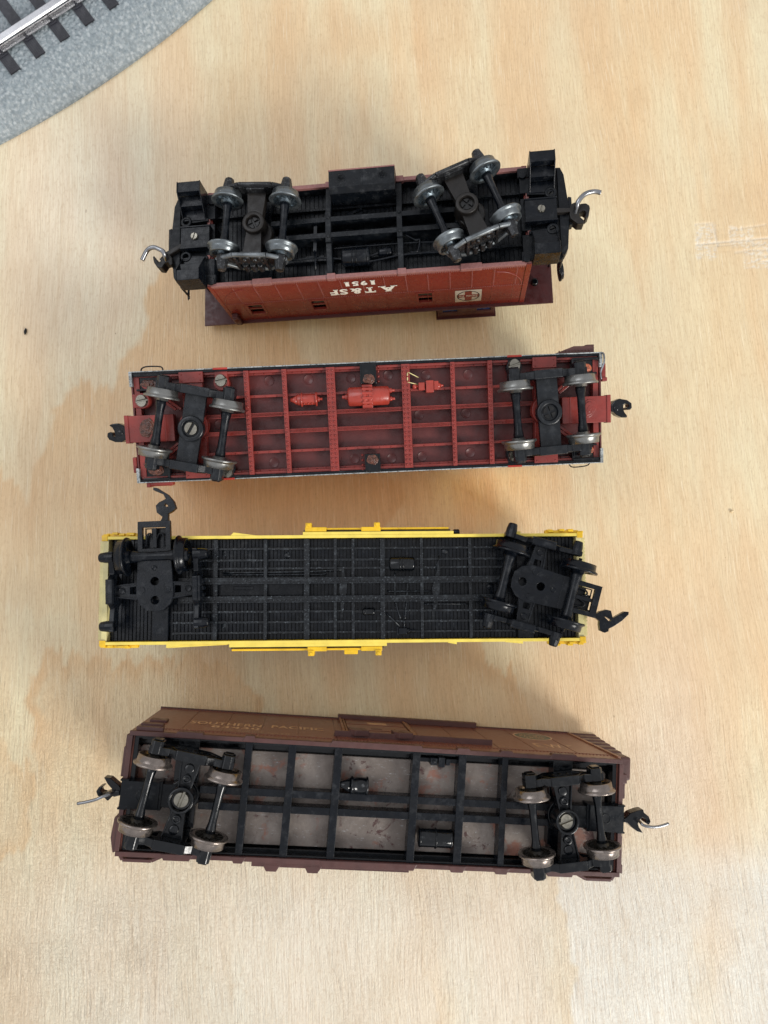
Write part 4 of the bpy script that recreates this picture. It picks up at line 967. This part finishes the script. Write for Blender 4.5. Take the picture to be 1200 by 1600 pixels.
    for x, y in ((-35.5, 11), (30.5, 11), (-35.5, -10.6), (28.5, -10.8), (33, -10.9), (-17, 10), (44, .3)): b.lathe((x, y, -3.1), (0, 0, 1), [(1.1, 0), (1.05, .35), (.01, .35)], 16)
    b.build('ejector_marks', BLKW, kind='stuff', **P)
    b = MB(); b.box(-37, -12.2, -1.9, 1.6, -3.2, -2.7); b.box(-33, -27, -.2, .8, -2.8, -2.5); b.build('sill_cover', BLK, bevel=.1, **P)
    b = MB(); tank(b, 13.6, 21.4, 7.2, -1.0, 2.05, [(16.7, .45, .28), (17.6, .45, .28)], 20); b.build('air_reservoir', BLKG, **P)
    b = MB(); tank(b, 5.6, 9.4, -6.9, -1.5, 1.05, [(6.2, .35, .25), (8.6, .35, .25)], 16); b.beam((3.5, -6.8, -1.8), (5.8, -6.9, -1.6), .6, .6); b.build('brake_cylinder', BLKG, **P)
    b = MB(); b.box(16.4, 18.8, -13.6, -11.8, -3, -.9); b.lathe((18.8, -12.7, -1.8), (1, 0, 0), [(.8, 0), (.8, .8), (.4, .9), (.4, 2.6)], 10); b.box(15.8, 16.4, -14, -11.4, -3, -1.2); b.build('brake_valve', BLK, bevel=.15, **P)
    b = MB()
    b.tube([(-36, 4.9, -1.9), (-12, 5.1, -1.9), (-.2, 5.6, -1.9)], .32, 6); b.tube([(-36, 4.3, -2.2), (-8, 4.2, -2.2), (-6, 4.6, -2.2)], .3, 6)
    b.prism([(-.5, 5.9), (.2, 5.9), (.6, 2.4), (1.1, .8), (.9, -1.2), (.4, -3.1), (-.1, -7.2), (-.7, -7.2), (-.9, -3.0), (-1.3, -.6), (-1.1, 1.2), (-.6, 2.6)], -2.2, -1.6)
    b.tube([(13, -1, -2), (22, -1, -2), (26, -1, -2)], .3, 6)
    b.tube([(15.4, 4.6, -2.2), (15.5, -3.6, -2.2), (16.9, -9.0, -1.2)], .3, 6); b.tube([(19.2, 2, -2.4), (18.9, -3.6, -2.2), (18.2, -9.2, -1.2)], .3, 6)
    b.tube([(18.0, -9.0, -1.4), (18.0, -11.8, -1.4)], .25, 6); b.tube([(12.6, -7.4, -1.5), (16.6, -11.2, -1.4)], .3, 6)
    b.prism([(28.0, 5.4), (28.4, 8.6), (28.8, 5.4), (28.8, 0), (28.5, -3), (27.4, -6.8), (26.6, -6.8), (27, -3), (26.4, -.6), (27.0, 2)], -2.2, -1.6)
    b.tube([(24, -4.8, -1.6), (37, -4.8, -1.6)], .3, 6); b.tube([(27.6, 5.4, -2), (28.9, 9.6, -2.2)], .18, 6)
    b.build('brake_rigging', BLKW, **P)
    # ---- loose one-piece trucks that carry their own couplers (pivot at origin, coupler towards +x)
    def talgo(x, y, yaw, axles):
        b = MB()
        body = [(8.5, 4.9), (8.5, -4.9), (2.0, -5.2), (-1.5, -5.4), (-4.2, -4.4), (-5.9, -2.4), (-6.2, 0), (-5.9, 2.4), (-4.2, 4.4), (-1.5, 5.4), (2.0, 5.2)]
        b.prism(body, 2.4, 3.6, holes=[circ(-3.0, 0, 1.25, 16), circ(2.5, 0, 1.25, 16)])
        b.prism([(8.5, 4.9), (20.0, 4.7), (20.0, -4.7), (8.5, -4.9)], 2.1, 3.6, holes=[[(12.0, 3.4), (18.2, 3.4), (18.2, -3.4), (12.0, -3.4)]])
        b.prism([(12.1, 3.3), (18.1, 3.3), (18.1, -3.3), (12.1, -3.3)], .6, 1.2, holes=[[(16.2, 3.0), (17.8, 3.0), (17.8, 1.4), (16.2, 1.4)]])
        b.box(12.2, 18.0, -.55, .55, 1.2, 2.9); b.tube([(12.4, 2.7, 2.4), (15.8, 2.4, 2.4), (16.3, 1.2, 2.4), (14.0, 0, 2.4), (16.3, -1.2, 2.4), (15.8, -2.4, 2.4), (12.4, -2.7, 2.4)], .3, 6)
        for s in (1, -1):
            arm = [(-2.9, s * 4.8), (2.3, s * 4.8), (1.7, s * 12.2), (-1.7, s * 12.2)]
            b.prism(arm, 2.0, 3.0, holes=[[(-1.1, s * 5.6), (1.1, s * 5.6), (1.0, s * 7.4), (-1.0, s * 7.4)]])
            b.beam((-2.5, s * 5, 3.1), (-1.6, s * 12, 3.1), .35, .9); b.beam((2.0, s * 5, 3.1), (1.5, s * 12, 3.1), .35, .9)
            b.lathe((0, s * 9.6, 3.0), (0, 0, 1), [(1.0, 0), (1.0, .25), (.85, .3), (.75, .1), (.01, .1)], 16)
            b.lathe((0, s * 3.7, 3.6), (0, 0, 1), [(.95, 0), (.9, .2)], 14)
        b.lathe((6.3, 0, 3.6), (0, 0, 1), [(.8, 0), (.8, .18), (.65, .2), (.6, .05), (.01, .05)], 14); b.box(-1.6, 1.2, -.08, .08, 3.55, 3.68)
        tr = b.build('truck', BLK, car, (x, y, H), (0, 0, R(yaw)), bevel=.12, label='one-piece black plastic truck carrying its own coupler')
        for s in (1, -1):
            f = MB(); a = 9.9; Yb = lambda p, q: tuple(sorted((s * p, s * q)))
            f.prismy([(-a - 1.6, 2.6), (-a - 1.6, 5.6), (-5, 4.2), (-3.4, 6.0), (3.4, 6.0), (5, 4.2), (a + 1.6, 5.6), (a + 1.6, 2.6), (5, .6), (3.4, -1.6), (-3.4, -1.6), (-5, .6)], *Yb(11.4, 12.9))
            f.box(-3.6, 3.6, *Yb(11.2, 13.6), 2.6, 5.6)
            for k in (-2, 0, 2): f.lathe((k, s * 13.0, -1.2), (0, 0, 1), [(.8, 0), (.8, 3.6)], 10)
            for xx in (-a, a):
                f.lathe((xx, s * 11.4, 4.2), (0, s, 0), [(1.6, 0), (1.6, 2.4), (1.35, 3.9), (1.15, 4.3), (.3, 4.4)], 12, smooth=False)
            f.build('side_frame', BLK, tr, bevel=.2)
        for ax in axles:
            link('axle', axm, tr, (ax, 0, 4.4))
            for s in (1, -1): link('wheel', wm, tr, (ax, s * 7.3, 4.4), (0, 0, 0) if s > 0 else (0, 0, math.pi))
        return tr
    wm = wheel_mesh('wheel', 5.7, [BLK, BLK], wide=2.6); axm = axle_mesh(BLK, 1.35)
    tR = talgo(55.4, .9, -15.8, (-8.6, 11.6)); tL = talgo(-54.5, .2, 92.0, (9.8,))
    tL['label'] = 'one-piece black plastic truck turned sideways with one axle missing'
    def localise(poly, x, y, yaw):
        c, s = math.cos(R(yaw)), math.sin(R(yaw)); return [((px - x) * c + (py - y) * s, -(px - x) * s + (py - y) * c) for px, py in poly]
    b = MB(); b.prism(localise([(71.5, -6.6), (73.5, -7.2), (74.3, -7.8), (75.2, -7.2), (77.2, -6.7), (78.5, -7.0), (78.8, -8.4), (78.9, -9.2), (82.5, -7.3), (83.7, -7.4), (83.6, -8.2), (81.6, -10.0), (79.1, -11.6), (77.7, -12.2), (77.5, -13.0), (76.4, -13.4), (75.1, -12.8), (74.9, -11.2), (75.0, -10.0), (73.5, -8.8), (71.5, -8.0)], 55.4, .9, -15.8), .8, 2.6,
                      holes=[localise([(76.5, -8.7), (77.0, -8.8), (78.5, -9.8), (78.3, -10.1), (77.6, -9.9)], 55.4, .9, -15.8)])
    b.build('coupler', BLK, tR, bevel=.2)
    b = MB(); b.prism(localise([(-53.9, 18.6), (-53.7, 19.8), (-53.0, 21.5), (-54.7, 22.8), (-55.0, 24.8), (-54.1, 25.8), (-52.1, 26.8), (-52.8, 28.1), (-55.8, 29.4), (-55.9, 30.2), (-54.8, 30.1), (-51.5, 28.1), (-49.8, 26.1), (-49.1, 24.1), (-50.1, 23.1), (-51.4, 22.4), (-51.3, 19.8), (-51.3, 18.6)], -54.5, .2, 92), .8, 2.6,
                      holes=[localise([(-52.2, 25.6), (-52.6, 24.8), (-51.6, 24.4), (-51.4, 24.8)], -54.5, .2, 92)])
    b.build('coupler', BLK, tL, bevel=.2)
yellow_car()

# ================================================================== brown boxcar (bottom)
def brown_car():
    H = 46.8
    car = thing('model_boxcar', 'brown model boxcar upside down, black frame over a rusty steel plate, lowest of the row', 'model boxcar', (9.61, -74.04, 50.28), (R(-5.26), R(3.02), R(-4.96)), H)
    P = dict(parent=car, loc=(0, 0, H))
    b = MB()
    for s in (1, -1):
        b.box(-71.5, 71.5, *sorted((s * 15.6, s * 16.5)), -44.3, -1.4)
        b.box(-71.5, 71.5, *sorted((s * 16.4, s * 16.75)), -44.3, -43.3)
    b.box(-71.5, -70.2, -15.6, 15.6, -44.3, -1.4); b.box(70.2, 71.5, -15.6, 15.6, -44.3, -1.4)
    b.build('body', BOXB, bevel=.08, **P)
    # separate steel side panels, lapped at each seam
    seams = [-71.2, -58.6, -47.1, -36.0, -25.0, -13.6, 13.0, 24.3, 35.6, 47.4, 60.0, 71.2]
    for s in (1, -1):
        for i in range(len(seams) - 1):
            a, c = seams[i], seams[i + 1]
            b = MB(); b.box(a + .14, c - .14, *sorted((s * 16.45, s * 16.62)), -43.2, -6.4); b.build('panel', BOXB, bevel=.05, **P)
    b = MB()
    for s in (1, -1):
        for i in range(128): b.rivet((-70.6 + i * 1.11, s * 16.5, -5.7), .3, .28, 1, s)
        for i in range(128): b.rivet((-70.6 + i * 1.11, s * 16.75, -43.8), .25, .2, 1, s)
    b.build('rivets', BOXB, kind='stuff', **P)
    b = MB()   # maroon bottom edge with stepped lugs
    for s in (1, -1):
        b.box(-71.6, 71.6, *sorted((s * 15.3, s * 16.55)), -1.5, 0)
        for xa, xb in ((-59.5, -50.8), (-40.6, -36.4), (-16, 11.6), (20.6, 25.8), (33.6, 38.6), (49, 58)):
            b.prism([(xa, s * 15.4), (xb, s * 15.4), (xb - .9, s * 17.1), (xa + .9, s * 17.1)], -2.2, .12)
    b.box(-71.9, -70.6, -15.3, 15.3, -1.8, -.05); b.box(70.6, 71.9, -15.3, 15.3, -1.8, -.05)
    b.build('side_sill', BOXP, bevel=.12, **P)
    b = MB(); b.prismx([(17.2, -44.1), (-17.2, -44.1), (-17.2, -44.7), (0, -46.0), (17.2, -44.7)], -71.8, 71.8); b.box(-71.5, 71.5, -2.4, 2.4, -46.8, -45.7); b.build('roof', BOXP, bevel=.1, **P)
    # door, tracks, latches, posts on both sides (north one slid right, south one mirrored)
    for s, x0, x1 in ((1, -14.2, 34.4), (-1, -34.8, 9.8)):
        ya = lambda p, q: sorted((s * p, s * q))
        if s < 0:
            b = MB(); b.box(x0, x1, -17.6, -16.5, -3.4, -1.6); b.box(x0, x1, -18.4, -17.7, -4.6, -2.2); b.box(x0, x1, -17.8, -17.5, -4.4, -3.2, 1); b.build('door_track', [BOXP, BLK], bevel=.1, **P)
        b = MB(); b.box(x0, x1, *ya(16.5, 17.9), -12.0, -10.9); b.box(x0, x1, *ya(16.5, 17.0), -14.4, -11.9, 1); b.box(x0, x1, *ya(16.5, 18.3), -10.9, -10.2)
        b.build('door_track', [BOXP, BLK], bevel=.1, **P)
        b = MB(); b.box(x0 + 2.6, x1 + 3, *ya(16.6, 18.2), -44.2, -43.2); b.box(x0 + 2.6, x1 + 3, *ya(17.6, 18.4), -45.4, -43.3); b.build('door_track', BOXP, bevel=.1, **P)
        xa, xb = (-11.5, 12.0) if s > 0 else (-12, 11.5)
        b = MB(); b.box(xa + 2.2, xb - 1.6, *ya(16.55, 17.1), -43, -13)
        for z in (-21.5, -32.5): b.box(xa + 2.3, xb - 1.7, *ya(17.05, 17.25), z - .3, z + .3)
        for x in (xa + .6, xb - .9): b.box(x - .35, x + .35, *ya(16.6, 17.5), -43.2, -13, 1); b.box(x + .7, x + 1.3, *ya(16.6, 17.2), -43.2, -13, 1)
        if s > 0:
            b.box(-2.0, 4.4, 17.1, 17.22, -37.2, -33.2, 2); b.box(-1.8, 1.8, 17.1, 17.2, -25.5, -24.6, 3); b.box(.8, 3.4, 17.1, 17.2, -21.6, -20.8, 3)
            b.beam((5.6, 17.4, -24), (8, 17.4, -20.0), .35, .3, 1)
        b.build('door', [BOXB, BOXT, TANP, BOXP], bevel=.08, **P)
        for xc in ((-7.0, 6.4) if s > 0 else (-29.2, -17.6)):
            b = MB(); b.prismy([(xc - 3, -14.6), (xc + 2.2, -14.2), (xc + 3.2, -9.6), (xc - 1.0, -9.0), (xc - 2.6, -10.6)], *ya(17.2, 18.9)) if s > 0 else b.prism([(xc - 2.6, -17.6), (xc + 2.6, -17.6), (xc + 1.4, -19.5), (xc - 1.4, -19.5)], -4.0, -1.8)
            b.build('door_latch', BOXP, bevel=.15, **P)
    # corner hardware
    b = MB(); b.box(-70.6, -64.2, 16.5, 17.3, -11.2, -8.6); b.box(-69.6, -64.6, 16.5, 17.3, -20.0, -16.0); b.box(-70.2, -62.8, 16.5, 17.6, -3.2, -1.4); b.build('side_grab', BOXP, bevel=.15, **P)
    b = MB()
    for z in (-45.6, -39.4, -33, -26.6, -20.2, -13.6):
        b.box(71.3, 76.6 + (-z - 12) * .16, 12.0, 16.9, z - 2.0, z + 2.0)
    b.box(71.3, 75.4, 10, 16.9, -9.5, -2.5)
    b.build('end_ladder', BOXP, bevel=.7, **P)
    b = MB(); b.box(70.8, 71.8, 16.4, 17.1, -44, -2); b.build('corner_post', BOXT, bevel=.12, **P)
    b = MB(); b.box(71.6, 72.8, 5.2, 12.6, -6, -.6); b.box(71.6, 73.2, 9.6, 12.4, -8, -.2); b.build('end_bracket', BOXP, bevel=.3, **P)
    b = MB(); b.box(-72.9, -71.6, 3.9, 12.0, -3.6, -1.2); b.box(-72.5, -71.6, 12, 15.4, -3.2, -.8); b.build('end_bracket', BOXP, bevel=.3, **P)
    b = MB(); b.prism([(-73.0, -6.6), (-71.4, -6.0), (-71.4, -15.4), (-72.4, -16.0), (-73.4, -12.0)], -4.6, -.4); b.build('end_bracket', BOXP, bevel=.4, **P)
    b = MB(); b.box(71.6, 72.4, -14.8, -5.2, -4, -.6); b.prism([(71.6, -12), (72.9, -13.6), (72.9, -16), (71.6, -15.6)], -6, -1); b.build('end_bracket', BOXP, bevel=.3, **P)
    for s in (-1, 1):
        b = MB(); xs_ = [s * v for v in (58.8, 62.0, 69.8, 70.8)]
        pts = [(xs_[0], -16.4), (xs_[1], -18.0), (xs_[2], -18.0), (xs_[3], -16.4)]
        for i in range(3): b.obox(pts[i], pts[i + 1], .9, -3.4, -1.6)
        if s < 0: b.box(-68.8, -63.2, -17.9, -16.6, -3.6, -2.4)
        b.build('stirrup_step', BOXP, bevel=.2, **P)
    b = MB(); b.cyl((-67, -8, -44), (-67, -8, -53.6), .8, n=10); b.build('brake_staff', BOXP, **P)
    # lettering in faded tan
    b = MB(); y = 16.68; RT = (1, 0, 0); UP = (0, 0, -1)
    text(b, 'SOUTHERN', (-58.0, y, -17.4), RT, UP, 21.6, 5.0, 0, .03); text(b, 'PACIFIC', (-33.4, y, -18.0), RT, UP, 16.2, 5.0, 0, .03)
    text(b, '83430', (-51.2, y, -12.6), RT, UP, 14.6, 3.6, 0, .03)
    for i, (t, x0, x1) in enumerate((('CAPY 100000', -52.4, -44.2), ('LD LMT 123500', -43.2, -35.2))):
        text(b, t, (x0, y, -10.3), RT, UP, x1 - x0, 1.3); text(b, t, (x0, y, -8.3), RT, UP, x1 - x0, 1.3)
    text(b, 'NEW 8-49', (-33.8, y, -7.8), RT, UP, 6.2, 1.4)
    text(b, 'E.W.', (49.6, y, -12.2), RT, UP, 10.0, 6.4, 0, .01); text(b, 'P', (60.9, y, -16), RT, UP, 1.6, 3, 0, .01); text(b, 'PS-1', (36.4, y, -8.9), RT, UP, 3.4, 1.6)
    b.build('lettering', TANP, **P)
    b = MB(); cx, cz = 54.4, -32.6
    b.prismy(circ(cx, cz, 6.6, 40), 16.62, 16.66, 1, holes=[circ(cx, cz, 6.1, 40)]); b.prismy(circ(cx, cz, 6.1, 40), 16.62, 16.645, 0)
    for t, dz, wd in (('SOUTHERN', -2.6, 7.6), ('PACIFIC', .2, 9.0), ('LINES', 3.0, 6.0)): text(b, t, (cx - wd / 2, 16.68, cz + dz + .9), RT, UP, wd, 1.8, 1, .015)
    b.build('emblem', [GRNP, TANP], **P)
    # ---- inside: black tray, steel weight, black ladder frame
    b = MB(); b.box(-70, 70, -15.2, 15.2, -7.2, -6.6)
    for s in (1, -1): b.box(-70, 70, *sorted((s * 14.7, s * 15.3)), -6.8, -1.0); b.box(-70, 70, *sorted((s * 13.9, s * 14.8)), -6.8, -3.4)
    b.box(-70.2, -69.0, -15, 15, -6.8, -1.2); b.box(69.0, 70.2, -15, 15, -6.8, -1.2)
    b.build('floor_tray', BLKG, bevel=.1, **P)
    r = .9; X0, X1, Y0, Y1 = -69.3, 68.6, -13.5, 12.1
    b = MB(); b.prism([(X0 + r, Y0), (X1 - r, Y0), (X1 - .3, Y0 + .3), (X1, Y0 + r), (X1, Y1 - r), (X1 - r, Y1), (X0 + r, Y1), (X0, Y1 - r), (X0, Y0 + r)], -6.6, -5.2); b.build('steel_weight', PLATE, bevel=.15, **P)
    for y in (1.65, -3.15 + .5):
        b = MB(); b.box(-51, 50, y - 1.0, y + 1.0, -5.1, -1.1); b.build('center_sill', BLK, bevel=.12, **P)
    for x, wd in ((-38.6, 2.0), (-26.3, 2.2), (-13.1, 2.2), (9.6, 2.2), (23.2, 2.3), (36.0, 1.8)):
        b = MB(); b.box(x - wd / 2, x + wd / 2, -15.3, 15.3, -5.1, -.75); b.build('cross_bearer', BLK, bevel=.12, **P)
    for x in (-55.2, 53.5):
        b = MB(); b.box(x - 2.9, x + 2.9, -15.3, -9, -5.1, -.8); b.box(x - 2.9, x + 2.9, 9, 15.3, -5.1, -.8); b.box(x - 3.4, x + 3.4, -9, 9, -5.1, -2.2); b.lathe((x, 0, -2.2), (0, 0, 1), [(4.6, 0), (4.2, 2.2)], 24); b.build('body_bolster', BLKG, bevel=.12, **P)
    b = MB()
    b.lathe((-8.9, 4.9, -1.4), (1, 0, 0), [(2.3, 0), (2.5, .1), (2.5, .6), (2.3, .7), (2.3, 4.3), (2.55, 4.4), (2.55, 4.9), (2.2, 5.0)], 20); b.lathe((-8.9, 4.9, -1.4), (-1, 0, 0), [(2.1, 0), (.9, 2.6), (.7, 3.0)], 16); b.box(-8, -5, 3.5, 6, -5, -2)
    b.build('brake_cylinder', BLKG, **P)
    b = MB(); tank(b, 11.6, 21.7, -8.5, -1.6, 2.5, [(16.4, .5, .35), (11.9, .4, .1), (20.8, .5, .12)], 22); b.box(13, 20, -9.6, -7.4, -5, -3); b.build('air_reservoir', BLKG, **P)
    b = MB(); b.box(13.8, 15.8, 11.7, 13.7, -4, -.9); b.box(16.1, 18.0, 11.3, 14.0, -4, -.6); b.box(18.4, 19.6, 11.8, 13.6, -4, -1); b.box(9.8, 23, 12.2, 13.4, -5, -2.6); b.lathe((14.8, 12.8, -.9), (0, 0, 1), [(.5, 0), (.4, .4)], 8); b.build('brake_valve', BLK, bevel=.15, **P)
    # coupler boxes
    for s in (-1, 1):
        b = MB(); b.box(*sorted((s * 61.6, s * 71.9)), -3.9, 3.4, -3.5, 1.0); b.box(*sorted((s * 56.6, s * 61.6)), -3.3, 2.9, -3.5, .2); b.box(*sorted((s * 60.9, s * 61.7)), -4.1, 3.6, -3.5, .5)
        b.lathe((s * 66.4, -.2, .9), (0, 0, 1), [(1.5, 0), (1.5, .2), (1.25, .25), (1.15, .05), (.01, .05)], 18); b.box(*sorted((s * 70.0, s * 72.3)), -4.2, -3.7, -3, .9); b.box(*sorted((s * 70.0, s * 72.3)), 3.3, 3.8, -3, .9)
        b.build('coupler_box', BLKD, bevel=.15, **P)
    b = MB(); b.box(-74.6, -71.8, -.9, 1.0, -2.4, -.4); b.prism([(-77.0, 3.8), (-75.2, 3.7), (-72.7, 1.9), (-72.0, 0.9), (-71.8, -0.7), (-73.9, -1.3), (-74.2, 0.6), (-75.8, 2.1)], -3.2, .2)
    b.prism([(-72.3, 0.7), (-72.1, -0.6), (-74.0, -1.0), (-75.1, -2.3), (-76.5, -1.1), (-77.8, -1.2), (-78.5, 0.1), (-77.8, 1.4), (-76.6, 1.7), (-77.4, 0.4), (-76.6, -0.5), (-75.1, 0.2)], -3.0, .6)
    c = b.build('coupler', BLKG, bevel=.3, **P)
    b = MB(); b.tube([(-73.7, 0.4, -.5), (-74.2, .1, 2.2), (-75.8, -0.4, 3), (-77.6, -1.3, 3.0), (-80.0, -2.1, 2.8), (-82.4, -2.7, 2.6)], .42, 10); b.build('trip_pin', WIRE, c)
    b = MB(); b.prism([(72.3, -0.2), (73.1, 0.3), (74.2, 1.5), (76.5, 2.4), (78.2, 2.8), (78.4, 1.9), (80.0, 0.8), (80.6, -0.6), (80.0, -1.6), (78.9, -1.0), (79.1, -0.0), (78.0, 0.5), (77.2, -0.3), (76.6, -1.3), (77.0, -2.3), (78.4, -4.0), (76.4, -3.5), (74.7, -2.4), (73.4, -1.3), (72.3, -1.1)], -3.0, .4); b.box(71.8, 74, -1.4, .2, -2.4, -.4)
    c = b.build('coupler', BLKG, bevel=.3, **P)
    b = MB(); b.tube([(76.2, 0.1, -.5), (76.4, -.4, 2.2), (77.0, -1.0, 3), (79.6, -1.3, 3.1), (82.1, -1.0, 3), (84.7, -0.2, 2.8)], .42, 10); b.build('trip_pin', WIRE, c)
    wm = wheel_mesh('wheel', 5.3, [STEELB, WEBD], spokes=True); am = axle_mesh(BLKG, 1.1)
    st = dict(kind='cast', zc=5.2, wb=19.3, bz=4.8, bmat=BLKG, fmat=BLKG, wm=wm, am=am, fy=10.3, screw=(2.1, 4.3, .9, 1, 1.4, SCREW))
    t1 = truck(car, H, -54.9, .2, -8.4, st); st = dict(st); st['screw'] = (2.1, 4.3, .9, 1, .25, SCREW)
    truck(car, H, 53.0, -.4, 8.4, st)
    b = MB(); b.box(-1.4, 3.4, -12.72, -12.5, 5.2, 6.9); b.build('side_frame_sticker', WHITG, t1)
brown_car()
